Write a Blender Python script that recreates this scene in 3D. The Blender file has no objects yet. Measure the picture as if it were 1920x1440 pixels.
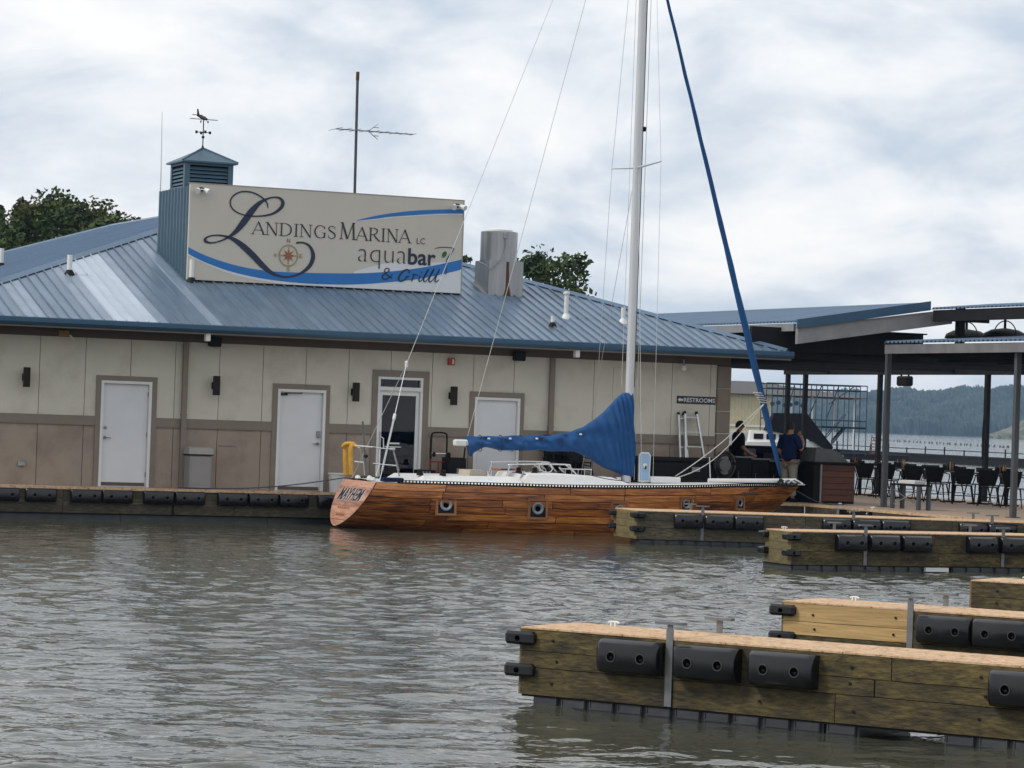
import bpy, bmesh, math, random
from mathutils import Vector, Matrix
random.seed(7)
S = bpy.context.scene
COL = S.collection
PI = math.pi

# ------------------------------------------------------------------ camera
F, CX, CY, HY, CAMH = 5600.0, 960.0, 720.0, 782.0, 2.3
ROLL = math.radians(2.0)
PITCH = math.atan((HY-CY)*math.cos(ROLL)/F)
FWD = Vector((0, math.cos(PITCH), math.sin(PITCH)))
UP0 = Vector((0, -math.sin(PITCH), math.cos(PITCH)))
R0 = Vector((1, 0, 0))
cr, sr = math.cos(ROLL), math.sin(ROLL)
RIGHT = cr*R0 + sr*UP0*1.0
UPV = -sr*R0 + cr*UP0
CAM = Vector((0, 0, CAMH))
# the photograph hangs 2 degrees clockwise: the camera's right axis points up a little
cd = bpy.data.cameras.new('camera'); cam = bpy.data.objects.new('camera', cd); COL.objects.link(cam)
cd.sensor_width = 36; cd.lens = F/1920*36; cd.clip_start = 0.5; cd.clip_end = 20000
m = Matrix((RIGHT, UPV, -FWD)).transposed().to_4x4(); m.translation = CAM
cam.matrix_world = m
S.camera = cam

# ------------------------------------------------------------------ world, sun, exposure
SUN_DIR = Vector((-0.80, -0.28, 0.80)).normalized()          # towards the sun
w = bpy.data.worlds.new('World'); S.world = w; w.use_nodes = True
nt = w.node_tree; nt.nodes.clear()
def wn(t, **k):
    n = nt.nodes.new(t)
    for a, b in k.items(): setattr(n, a, b)
    return n
wout = wn('ShaderNodeOutputWorld'); bg = wn('ShaderNodeBackground')
sky = wn('ShaderNodeTexSky'); sky.sky_type = 'NISHITA'; sky.sun_disc = False
sky.sun_elevation = math.asin(SUN_DIR.z); sky.sun_rotation = math.atan2(SUN_DIR.x, SUN_DIR.y)
tc = wn('ShaderNodeTexCoord'); sep = wn('ShaderNodeSeparateXYZ')
nt.links.new(tc.outputs['Generated'], sep.inputs[0])
zz = wn('ShaderNodeMath', operation='ABSOLUTE'); nt.links.new(sep.outputs[2], zz.inputs[0])
zb = wn('ShaderNodeMath', operation='ADD'); zb.inputs[1].default_value = 0.42; nt.links.new(zz.outputs[0], zb.inputs[0])
dx = wn('ShaderNodeMath', operation='DIVIDE'); nt.links.new(sep.outputs[0], dx.inputs[0]); nt.links.new(zb.outputs[0], dx.inputs[1])
dy = wn('ShaderNodeMath', operation='DIVIDE'); nt.links.new(sep.outputs[1], dy.inputs[0]); nt.links.new(zb.outputs[0], dy.inputs[1])
cmb = wn('ShaderNodeCombineXYZ'); nt.links.new(dx.outputs[0], cmb.inputs[0]); nt.links.new(dy.outputs[0], cmb.inputs[1])
n1 = wn('ShaderNodeTexNoise'); n1.inputs['Scale'].default_value = 5.6; n1.inputs['Detail'].default_value = 8; n1.inputs['Roughness'].default_value = 0.56; n1.inputs['Distortion'].default_value = 0.25
nt.links.new(cmb.outputs[0], n1.inputs['Vector'])
rp = wn('ShaderNodeValToRGB'); nt.links.new(n1.outputs[0], rp.inputs[0])
e = rp.color_ramp.elements
e[0].position = 0.36; e[0].color = (0.50, 0.575, 0.665, 1)
e[1].position = 0.63; e[1].color = (0.88, 0.875, 0.86, 1)
e2 = rp.color_ramp.elements.new(0.46); e2.color = (0.66, 0.70, 0.75, 1)
e3 = rp.color_ramp.elements.new(0.53); e3.color = (0.78, 0.80, 0.825, 1)
bgs = wn('ShaderNodeBackground'); bgs.inputs[1].default_value = 0.05; nt.links.new(sky.outputs[0], bgs.inputs[0])
nt.links.new(rp.outputs[0], bg.inputs[0]); bg.inputs[1].default_value = 0.98
mx = wn('ShaderNodeMixShader'); mx.inputs[0].default_value = 0.93
nt.links.new(bgs.outputs[0], mx.inputs[1]); nt.links.new(bg.outputs[0], mx.inputs[2]); nt.links.new(mx.outputs[0], wout.inputs[0])

sd = bpy.data.lights.new('sun', 'SUN'); sun = bpy.data.objects.new('sun', sd); COL.objects.link(sun)
sd.energy = 1.5; sd.angle = math.radians(14); sd.color = (1.0, 0.95, 0.87)
sun.rotation_euler = (-SUN_DIR).to_track_quat('-Z', 'Y').to_euler()
sun.location = (-30, -20, 40)
S.view_settings.view_transform = 'Standard'; S.view_settings.look = 'None'
S.view_settings.exposure = 0.36; S.view_settings.gamma = 1.0; S.view_settings.use_curve_mapping = False
S.render.engine = 'CYCLES'
S.cycles.max_bounces = 6; S.cycles.volume_bounces = 0; S.cycles.transparent_max_bounces = 8

# ------------------------------------------------------------------ pixel to place helpers
def ray(u, v):
    return RIGHT*((u-CX)/F) + UPV*(-(v-CY)/F) + FWD
def hit(u, v, p0, n):
    d = ray(u, v); return CAM + d*((p0-CAM).dot(n)/d.dot(n))
def ground(u, v, z=0.0):
    return hit(u, v, Vector((0, 0, z)), Vector((0, 0, 1)))
def at_depth(u, v, d):
    r = ray(u, v); return CAM + r*(d/r.y)
TH = math.radians(23)
EX = Vector((math.cos(TH), math.sin(TH), 0)); EN = Vector((-math.sin(TH), math.cos(TH), 0))
DK = 0.63                                            # deck height above the lake
B0 = ground(300, 917, DK); B0.z = 0
def L(x, y, z=0.0): return B0 + EX*x + EN*y + Vector((0, 0, z))      # marina axes -> world
def loc(p): q = p-B0; return Vector((q.dot(EX), q.dot(EN), q.z))
def W(u, v, y=0.9):                                  # pixel on the plane y of the marina axes -> (x, z)
    l = loc(hit(u, v, L(0, y), EN)); return l.x, l.z
def XP(u, v, x):                                     # pixel on the plane x -> (y, z)
    l = loc(hit(u, v, L(x, 0), EX)); return l.y, l.z
def G(u, v, z=DK):
    l = loc(ground(u, v, z)); return l.x, l.y

# ------------------------------------------------------------------ mesh helpers
class MB:
    def __init__(s): s.v = []; s.f = []
    def add(s, vs, fs):
        o = len(s.v); s.v += [tuple(p) for p in vs]; s.f += [tuple(i+o for i in f) for f in fs]; return s
    def box(s, a, b):
        (x0, y0, z0), (x1, y1, z1) = a, b
        return s.add([(x0,y0,z0),(x1,y0,z0),(x1,y1,z0),(x0,y1,z0),(x0,y0,z1),(x1,y0,z1),(x1,y1,z1),(x0,y1,z1)],
            [(0,3,2,1),(4,5,6,7),(0,1,5,4),(1,2,6,5),(2,3,7,6),(3,0,4,7)])
    def cbox(s, c, d): return s.box([c[i]-d[i]/2 for i in range(3)], [c[i]+d[i]/2 for i in range(3)])
    def rbox(s, a, b, r):                            # box with chamfered edges
        (x0,y0,z0),(x1,y1,z1) = a, b
        vs = []; rings = []
        for z, ins in ((z0, r), (z0+r, 0), (z1-r, 0), (z1, r)):
            pts = [(x0+r+ins*0,y0+ins),(x1-r,y0+ins),(x1-ins,y0+r),(x1-ins,y1-r),(x1-r,y1-ins),(x0+r,y1-ins),(x0+ins,y1-r),(x0+ins,y0+r)]
            vs += [(p[0], p[1], z) for p in pts]
        fs = []
        for k in range(3):
            for i in range(8):
                j = (i+1) % 8; fs.append((k*8+i, k*8+j, k*8+8+j, k*8+8+i))
        fs.append(tuple(range(7, -1, -1))); fs.append(tuple(range(24, 32)))
        return s.add(vs, fs)
    def tube(s, pts, r, n=6, cap=True):
        pts = [Vector(p) for p in pts]; rs = r if isinstance(r, (list, tuple)) else [r]*len(pts)
        vs = []; fs = []
        t0 = (pts[1]-pts[0]).normalized()
        ref = Vector((0,0,1)) if abs(t0.z) < .9 else Vector((1,0,0))
        a = t0.cross(ref).normalized()
        for i, p in enumerate(pts):
            t = (pts[min(i+1, len(pts)-1)]-pts[max(i-1, 0)])
            t = t.normalized() if t.length > 1e-9 else t0
            a = (a - t*a.dot(t)); a = a.normalized() if a.length > 1e-6 else t.orthogonal().normalized()
            b = t.cross(a)
            for k in range(n):
                an = 2*PI*k/n; vs.append(p + (a*math.cos(an)+b*math.sin(an))*rs[i])
        for i in range(len(pts)-1):
            for k in range(n):
                j = (k+1) % n; fs.append((i*n+k, i*n+j, (i+1)*n+j, (i+1)*n+k))
        if cap: fs.append(tuple(range(n-1, -1, -1))); fs.append(tuple((len(pts)-1)*n+k for k in range(n)))
        return s.add(vs, fs)
    def cyl(s, p, q, r, n=12): return s.tube([p, q], r, n)
    def lathe(s, c, prof, n=16, axis='z'):           # prof: (r, h)
        vs = []; fs = []
        for r, h in prof:
            for k in range(n):
                a = 2*PI*k/n; x, y = r*math.cos(a), r*math.sin(a)
                p = {'z': (x, y, h), 'y': (x, h, y), 'x': (h, x, y)}[axis]
                vs.append((c[0]+p[0], c[1]+p[1], c[2]+p[2]))
        for i in range(len(prof)-1):
            for k in range(n):
                j = (k+1) % n; fs.append((i*n+k, i*n+j, (i+1)*n+j, (i+1)*n+k))
        fs.append(tuple(range(n-1, -1, -1))); fs.append(tuple((len(prof)-1)*n+k for k in range(n)))
        return s.add(vs, fs)
    def prism(s, poly, y0, y1):                      # poly in x,z extruded along y
        n = len(poly)
        vs = [(p[0], y0, p[1]) for p in poly]+[(p[0], y1, p[1]) for p in poly]
        fs = [tuple(range(n)), tuple(range(2*n-1, n-1, -1))]
        for i in range(n):
            j = (i+1) % n; fs.append((i, i+n, j+n, j))
        return s.add(vs, fs)
    def quad(s, a, b, c, d): return s.add([a,b,c,d], [(0,1,2,3)])
    def poly(s, pts): return s.add(pts, [tuple(range(len(pts)))])
    def mesh(s, name, m=None, smooth=False, fix=True):
        me = bpy.data.meshes.new(name); me.from_pydata(s.v, [], s.f); me.update()
        if fix and len(s.f) < 60000:
            bm = bmesh.new(); bm.from_mesh(me); bmesh.ops.recalc_face_normals(bm, faces=bm.faces); bm.to_mesh(me); bm.free()
        if smooth:
            for p in me.polygons: p.use_smooth = True
            if smooth == 'auto': me.set_sharp_from_angle(angle=math.radians(38))
        if m: me.materials.append(m)
        return me
    def build(s, name, m, parent=None, smooth=False, loc_=None, fix=True):
        o = bpy.data.objects.new(name, s.mesh(name, m, smooth, fix)); COL.objects.link(o)
        if parent: o.parent = parent
        if loc_ is not None: o.location = loc_
        return o
def inst(name, me, parent=None, loc_=(0,0,0), rot=(0,0,0), scale=None):
    o = bpy.data.objects.new(name, me); COL.objects.link(o); o.location = loc_; o.rotation_euler = rot
    if scale: o.scale = scale
    if parent: o.parent = parent
    return o
def tag(o, label, cat, group=None):
    o['label'] = label; o['category'] = cat
    if group: o['group'] = group
    return o
def thing(name, label, cat, loc_=(0,0,0), rz=0.0, group=None):
    o = bpy.data.objects.new(name, None); COL.objects.link(o); o.empty_display_size = 0.2
    o.location = loc_; o.rotation_euler = (0, 0, rz); return tag(o, label, cat, group)
def struct(o): o['kind'] = 'structure'; return o
def stuff(o): o['kind'] = 'stuff'; return o
def copy_tree(o, parent=None):
    c = o.copy(); COL.objects.link(c); c.parent = parent
    for ch in list(o.children): copy_tree(ch, c)
    return c
def spline(pts, n=8):                                # Catmull-Rom through tuples of any length
    out = []; P = [pts[0]]+list(pts)+[pts[-1]]
    for i in range(1, len(P)-2):
        for k in range(n):
            t = k/n; q = []
            for a, b, c, d in zip(P[i-1], P[i], P[i+1], P[i+2]):
                q.append(.5*(2*b+(c-a)*t+(2*a-5*b+4*c-d)*t*t+(3*b-a-3*c+d)*t**3))
            out.append(tuple(q))
    out.append(tuple(pts[-1])); return out

# ------------------------------------------------------------------ materials
def newmat(name):
    mt = bpy.data.materials.new(name); mt.use_nodes = True
    return mt, mt.node_tree, mt.node_tree.nodes['Principled BSDF']
def mat(name, col, rough=.6, metal=0., var=.12, vscale=3., stretch=(1,1,1), bump=0., bscale=40., dirt=None, dscale=1.5, dlo=.52, dhi=.75, rnd=0., coat=0., spec=.5):
    mt, t, b = newmat(name); N = t.nodes.new; K = t.links.new
    tc = N('ShaderNodeTexCoord'); mp = N('ShaderNodeMapping'); mp.inputs['Scale'].default_value = stretch
    K(tc.outputs['Object'], mp.inputs[0])
    oi = N('ShaderNodeObjectInfo')
    if rnd:                                          # shift the grain from piece to piece
        va = N('ShaderNodeVectorMath'); va.operation = 'SCALE'; va.inputs[0].default_value = (17.3, 9.1, 5.7); K(oi.outputs['Random'], va.inputs['Scale']); K(va.outputs[0], mp.inputs['Location'])
    n = N('ShaderNodeTexNoise'); n.inputs['Scale'].default_value = vscale; n.inputs['Detail'].default_value = 6; n.inputs['Roughness'].default_value = .62; K(mp.outputs[0], n.inputs['Vector'])
    mr = N('ShaderNodeMapRange'); mr.inputs[1].default_value = .3; mr.inputs[2].default_value = .7; mr.inputs[3].default_value = 1-var; mr.inputs[4].default_value = 1+var; K(n.outputs[0], mr.inputs[0])
    val = mr.outputs[0]
    if rnd:
        m2 = N('ShaderNodeMapRange'); m2.inputs[3].default_value = 1-rnd; m2.inputs[4].default_value = 1+rnd; K(oi.outputs['Random'], m2.inputs[0])
        mm = N('ShaderNodeMath'); mm.operation = 'MULTIPLY'; K(val, mm.inputs[0]); K(m2.outputs[0], mm.inputs[1]); val = mm.outputs[0]
    vm = N('ShaderNodeVectorMath'); vm.operation = 'SCALE'; vm.inputs[0].default_value = col[:3]; K(val, vm.inputs['Scale'])
    cout = vm.outputs[0]
    if dirt:
        dn = N('ShaderNodeTexNoise'); dn.inputs['Scale'].default_value = dscale; dn.inputs['Detail'].default_value = 8; dn.inputs['Roughness'].default_value = .65; K(mp.outputs[0], dn.inputs['Vector'])
        dr = N('ShaderNodeMapRange'); dr.inputs[1].default_value = dlo; dr.inputs[2].default_value = dhi; K(dn.outputs[0], dr.inputs[0])
        mxx = N('ShaderNodeMix'); mxx.data_type = 'RGBA'; K(dr.outputs[0], mxx.inputs[0]); K(cout, mxx.inputs[6]); mxx.inputs[7].default_value = (*dirt[:3], 1); cout = mxx.outputs[2]
    K(cout, b.inputs['Base Color'])
    b.inputs['Roughness'].default_value = rough; b.inputs['Metallic'].default_value = metal
    b.inputs['Specular IOR Level'].default_value = spec
    if coat: b.inputs['Coat Weight'].default_value = coat; b.inputs['Coat Roughness'].default_value = .15
    if bump:
        bn = N('ShaderNodeTexNoise'); bn.inputs['Scale'].default_value = bscale; bn.inputs['Detail'].default_value = 4; K(mp.outputs[0], bn.inputs['Vector'])
        bp = N('ShaderNodeBump'); bp.inputs['Strength'].default_value = bump; bp.inputs['Distance'].default_value = .01; K(bn.outputs[0], bp.inputs['Height']); K(bp.outputs[0], b.inputs['Normal'])
    return mt
M = {}
M['cream'] = mat('cream_siding', (.60,.565,.475), .8, var=.05, vscale=1.2, bump=.5, bscale=60, dirt=(.43,.39,.31), dscale=1.3, dlo=.50, dhi=.85)
M['taupe'] = mat('taupe_siding', (.325,.262,.208), .8, var=.10, vscale=1.5, bump=.6, bscale=60, dirt=(.22,.168,.13), dscale=1.8, dlo=.46, dhi=.75)
M['trim'] = mat('taupe_trim', (.215,.175,.14), .65, var=.07, vscale=3)
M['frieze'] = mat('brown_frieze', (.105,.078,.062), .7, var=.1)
M['soffit'] = mat('soffit', (.36,.31,.26), .8)
M['gap'] = mat('panel_joint', (.05,.042,.037), .9, spec=.1)
M['door'] = mat('door_paint', (.68,.685,.70), .45, var=.04, vscale=2, dirt=(.50,.50,.50), dscale=1.3, dlo=.6, dhi=.9)
M['frame'] = mat('white_frame', (.72,.72,.70), .5, var=.04)
M['dark'] = mat('dark_interior', (.008,.008,.009), .9, spec=.1)
M['roof'] = mat('blue_roof_steel', (.132,.190,.265), .34, .35, var=.18, vscale=1.6, stretch=(2,.3,1), dirt=(.19,.245,.31), dscale=1.2, dlo=.5, dhi=.8, rnd=.10, bump=.12, bscale=6)
M['roof_pale'] = mat('faded_roof_steel', (.44,.50,.575), .38, .2, var=.08, vscale=1.5, rnd=.05, bump=.1, bscale=6)
M['roof_mid'] = mat('midtone_roof_steel', (.24,.30,.375), .36, .3, var=.14, vscale=1.5, rnd=.08, bump=.1, bscale=6)  # tone between the blue and the pale panels
M['roof_side'] = mat('side_roof_steel', (.11,.175,.26), .42, .3, var=.15, vscale=1.2, stretch=(.4,2,1))
M['gutter'] = mat('blue_gutter', (.030,.085,.150), .4, .1, var=.1)
M['cupola'] = mat('blue_cladding', (.062,.118,.160), .45, .2, var=.1)
M['steel'] = mat('galvanised', (.27,.275,.28), .45, .7, var=.3, vscale=4, dirt=(.13,.10,.08), dscale=2.2, dlo=.58, dhi=.78)
M['sheet'] = mat('sheet_metal', (.30,.305,.31), .33, .85, var=.16, vscale=2.5, stretch=(3,3,.3))
M['rust'] = mat('rust_streak', (.10,.045,.025), .9, var=.3, vscale=9)
M['alu'] = mat('aluminium', (.55,.56,.57), .38, .85, var=.12, vscale=6)
M['chrome'] = mat('stainless', (.68,.69,.70), .22, .95, var=.05)
M['mast'] = mat('painted_mast', (.60,.61,.62), .35, .25, var=.08, vscale=2, stretch=(1,1,.2))
M['white'] = mat('white_gelcoat', (.74,.74,.72), .35, var=.05, vscale=2, dirt=(.52,.50,.46), dscale=2.5, dlo=.55, dhi=.85)
M['plastic_white'] = mat('white_plastic', (.70,.70,.68), .45, var=.05)
M['signface'] = mat('sign_face', (.56,.52,.445), .6, var=.03, vscale=.8, dirt=(.48,.435,.365), dscale=.8, dlo=.5, dhi=.9)
M['signwhite'] = mat('sign_white', (.68,.69,.70), .55, var=.03)
M['signblue'] = mat('sign_blue', (.012,.16,.46), .5, var=.08, vscale=1.5)
M['signnavy'] = mat('sign_navy', (.010,.018,.050), .5, var=.05)
M['signink'] = mat('sign_ink', (.022,.022,.032), .5)
M['signtan'] = mat('sign_tan', (.36,.27,.15), .6)
M['signbrown'] = mat('sign_brown', (.30,.105,.035), .6)
M['signgreen'] = mat('sign_green', (.02,.12,.03), .6)
M['black'] = mat('black_metal', (.010,.0095,.0095), .55, 0., var=.2, spec=.15)
M['bronze'] = mat('dark_bronze', (.016,.010,.007), .5, .1, spec=.25)
M['rubber'] = mat('black_rubber', (.0055,.0055,.0068), .24, var=.35, vscale=3, dirt=(.018,.017,.017), dscale=2.5, dlo=.55, dhi=.85, spec=.5, rnd=.2, bump=.08, bscale=12)
M['socket'] = mat('lit_socket_rim', (.045,.045,.048), .4)  # paler than the rubber: the ring's highlight put into the colour
M['flat_black'] = mat('recess_black', (.001,.001,.001), 1., spec=0.)  # flat black; on the bolt discs it stands for shade
M['float'] = mat('black_float', (.045,.048,.054), .34, var=.3, dirt=(.075,.072,.066), dscale=3, dlo=.5, dhi=.8, spec=.4)
M['wet'] = mat('old_pine', (.088,.063,.016), .7, var=.75, vscale=11, stretch=(.8,1,2.6), dirt=(.015,.012,.005), dscale=2.6, dlo=.42, dhi=.66, rnd=.25, bump=1., bscale=14)
M['grey_pine'] = mat('weathered_pine', (.075,.062,.038), .8, var=.65, vscale=9, stretch=(.8,1,3.5), dirt=(.036,.031,.018), dscale=1.8, dlo=.42, dhi=.72, rnd=.25, bump=.5, bscale=10)
M['new_pine'] = mat('new_pine', (.47,.305,.125), .7, var=.3, vscale=4, stretch=(.5,1,12), dirt=(.24,.12,.035), dscale=1.6, dlo=.54, dhi=.66, rnd=.1, bump=.2, bscale=10)
M['lit_end_pine'] = mat('lit_end_pine', (.14,.112,.046), .75, var=.5, vscale=4, stretch=(1,1,5), dirt=(.12,.10,.04), dscale=2, rnd=.15)  # end planks paler than the sides: light from the left put into colour
M['red_pine'] = mat('red_pine', (.24,.105,.04), .75, var=.3, vscale=4, stretch=(1,1,.4))
M['blue_canvas'] = mat('blue_canvas', (.002,.062,.205), .75, var=.2, vscale=5, bump=.6, bscale=9)
M['yellow'] = mat('yellow_float', (.62,.33,.035), .75, var=.2, vscale=6, dirt=(.30,.14,.02), dscale=5, dlo=.5, dhi=.8)
M['red'] = mat('red_paint', (.22,.012,.012), .45, .1)
M['strobe'] = mat('red_strobe', (.38,.035,.022), .5)
M['grey_bin'] = mat('grey_bin', (.27,.255,.24), .6, var=.06)
M['cloth_navy'] = mat('navy_cloth', (.008,.020,.066), .9, var=.2, vscale=8, spec=.1)
M['khaki'] = mat('khaki_cloth', (.30,.265,.215), .85, var=.12)
M['skin'] = mat('skin', (.40,.20,.13), .55, var=.08)
M['hair'] = mat('dark_hair', (.018,.012,.009), .7)
M['black_cloth'] = mat('black_cloth', (.008,.0075,.008), .9, spec=.08)
M['rope'] = mat('rope', (.55,.53,.48), .8, var=.15, vscale=20)
M['rope_dark'] = mat('dark_rope', (.05,.06,.09), .8)
M['counter'] = mat('stained_wood', (.105,.032,.016), .5, var=.3, vscale=3, stretch=(1,1,6), rnd=.2)
M['concrete'] = mat('patio_deck', (.34,.25,.18), .85, var=.15, vscale=4, bump=.3)
M['post'] = mat('grey_post', (.085,.093,.105), .5, .2, var=.1)
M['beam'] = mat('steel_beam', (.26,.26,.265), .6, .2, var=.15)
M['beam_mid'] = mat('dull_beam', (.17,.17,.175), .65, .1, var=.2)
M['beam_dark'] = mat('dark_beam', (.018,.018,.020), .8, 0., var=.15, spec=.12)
M['canvas_grey'] = mat('grey_cover', (.11,.115,.11), .8, var=.2)
M['lightblue'] = mat('blue_plexi', (.28,.42,.60), .3, var=.08)
M['amber'] = mat('sauce_bottles', (.20,.075,.018), .4)
M['bark'] = mat('bark', (.07,.05,.035), .9, var=.3, vscale=6)
M['navy_steel'] = mat('navy_steel', (.012,.03,.055), .5)
M['land'] = mat('bank_grass', (.07,.085,.035), .95, var=.3, vscale=.2)
M['galv_post'] = mat('galv_bracket', (.20,.203,.207), .5, .6, var=.3, vscale=6)

def deckmat():                                       # tan grit-topped composite
    mt, t, b = newmat('tan_deck'); N = t.nodes.new; K = t.links.new
    tc = N('ShaderNodeTexCoord'); a = N('ShaderNodeTexNoise'); a.inputs['Scale'].default_value = 17; a.inputs['Detail'].default_value = 5; a.inputs['Roughness'].default_value = .8; K(tc.outputs['Object'], a.inputs['Vector'])
    r = N('ShaderNodeValToRGB'); K(a.outputs[0], r.inputs[0]); q = r.color_ramp.elements
    q[0].position = .36; q[0].color = (.20,.10,.045,1); q[1].position = .58; q[1].color = (.63,.44,.275,1)
    k = r.color_ramp.elements.new(.45); k.color = (.50,.32,.185,1)
    K(r.outputs[0], b.inputs['Base Color']); b.inputs['Roughness'].default_value = .9
    bp = N('ShaderNodeBump'); bp.inputs['Strength'].default_value = .6; bp.inputs['Distance'].default_value = .01; K(a.outputs[0], bp.inputs['Height']); K(bp.outputs[0], b.inputs['Normal'])
    return mt
M['deck'] = deckmat()
def hullmat(name, lo, mid, hi):                      # varnished strip planking
    mt, t, b = newmat(name); N = t.nodes.new; K = t.links.new
    tc = N('ShaderNodeTexCoord'); mp = N('ShaderNodeMapping'); mp.inputs['Scale'].default_value = (.55, 1, 8)
    oi = N('ShaderNodeObjectInfo'); va = N('ShaderNodeVectorMath'); va.operation = 'SCALE'; va.inputs[0].default_value = (31, 17, 23); K(oi.outputs['Random'], va.inputs['Scale']); K(va.outputs[0], mp.inputs['Location'])
    K(tc.outputs['Object'], mp.inputs[0])
    a = N('ShaderNodeTexNoise'); a.inputs['Scale'].default_value = 3.4; a.inputs['Detail'].default_value = 9; a.inputs['Roughness'].default_value = .68; a.inputs['Distortion'].default_value = .6; K(mp.outputs[0], a.inputs['Vector'])
    m2 = N('ShaderNodeMapRange'); m2.inputs[3].default_value = -.13; m2.inputs[4].default_value = .10; K(oi.outputs['Random'], m2.inputs[0])
    ad = N('ShaderNodeMath'); ad.operation = 'ADD'; K(a.outputs[0], ad.inputs[0]); K(m2.outputs[0], ad.inputs[1])
    r = N('ShaderNodeValToRGB'); K(ad.outputs[0], r.inputs[0]); q = r.color_ramp.elements
    q[0].position = .30; q[0].color = (*lo, 1); q[1].position = .70; q[1].color = (*hi, 1); k = r.color_ramp.elements.new(.47); k.color = (*mid, 1)
    K(r.outputs[0], b.inputs['Base Color']); b.inputs['Roughness'].default_value = .34; b.inputs['Coat Weight'].default_value = .5; b.inputs['Coat Roughness'].default_value = .12
    return mt
M['hull'] = hullmat('varnished_planks', (.040,.008,.003), (.30,.085,.013), (.66,.27,.058))
M['transom'] = hullmat('pale_transom_wood', (.24,.085,.05), (.50,.235,.145), (.66,.38,.26))
def glassmat(name, col=(.8,.85,.9), rough=.02):
    mt, t, b = newmat(name); N = t.nodes.new; K = t.links.new
    t.nodes.remove(b); out = t.nodes['Material Output']
    tr = N('ShaderNodeBsdfTransparent'); tr.inputs[0].default_value = (*col, 1)
    gl = N('ShaderNodeBsdfGlossy'); gl.inputs['Roughness'].default_value = rough
    fr = N('ShaderNodeFresnel'); fr.inputs[0].default_value = 1.5
    mx = N('ShaderNodeMixShader'); K(fr.outputs[0], mx.inputs[0]); K(tr.outputs[0], mx.inputs[1]); K(gl.outputs[0], mx.inputs[2]); K(mx.outputs[0], out.inputs[0])
    return mt
M['glass'] = glassmat('door_glass', (.35,.38,.42))
def leafmat(name, lo, hi, sc=.9):
    mt, t, b = newmat(name); N = t.nodes.new; K = t.links.new
    tc = N('ShaderNodeTexCoord'); a = N('ShaderNodeTexNoise'); a.inputs['Scale'].default_value = sc; a.inputs['Detail'].default_value = 6; K(tc.outputs['Object'], a.inputs['Vector'])
    r = N('ShaderNodeValToRGB'); K(a.outputs[0], r.inputs[0]); q = r.color_ramp.elements
    q[0].position = .35; q[0].color = (*lo, 1); q[1].position = .68; q[1].color = (*hi, 1)
    K(r.outputs[0], b.inputs['Base Color']); b.inputs['Roughness'].default_value = .65; b.inputs['Specular IOR Level'].default_value = .2
    return mt
M['leaf'] = leafmat('dark_leaves', (.022,.042,.010), (.075,.105,.025))
M['leaf2'] = leafmat('olive_leaves', (.030,.044,.012), (.095,.105,.028))
M['forest'] = leafmat('far_leaves', (.010,.022,.012), (.042,.058,.030), .09)
def watermat():
    mt, t, b = newmat('lake_water'); N = t.nodes.new; K = t.links.new
    b.inputs['Base Color'].default_value = (.058,.061,.046,1); b.inputs['Roughness'].default_value = .04
    b.inputs['IOR'].default_value = 1.333; b.inputs['Specular IOR Level'].default_value = .5
    tc = N('ShaderNodeTexCoord'); mp = N('ShaderNodeMapping'); mp.inputs['Scale'].default_value = (.75, 1, 1); K(tc.outputs['Object'], mp.inputs[0])
    a = N('ShaderNodeTexNoise'); a.inputs['Scale'].default_value = 3.0; a.inputs['Detail'].default_value = 3; a.inputs['Roughness'].default_value = .6; K(mp.outputs[0], a.inputs['Vector'])
    bp = N('ShaderNodeBump'); bp.inputs['Strength'].default_value = .55; bp.inputs['Distance'].default_value = .05; K(a.outputs[0], bp.inputs['Height']); K(bp.outputs[0], b.inputs['Normal'])
    return mt
M['water'] = watermat()

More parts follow.
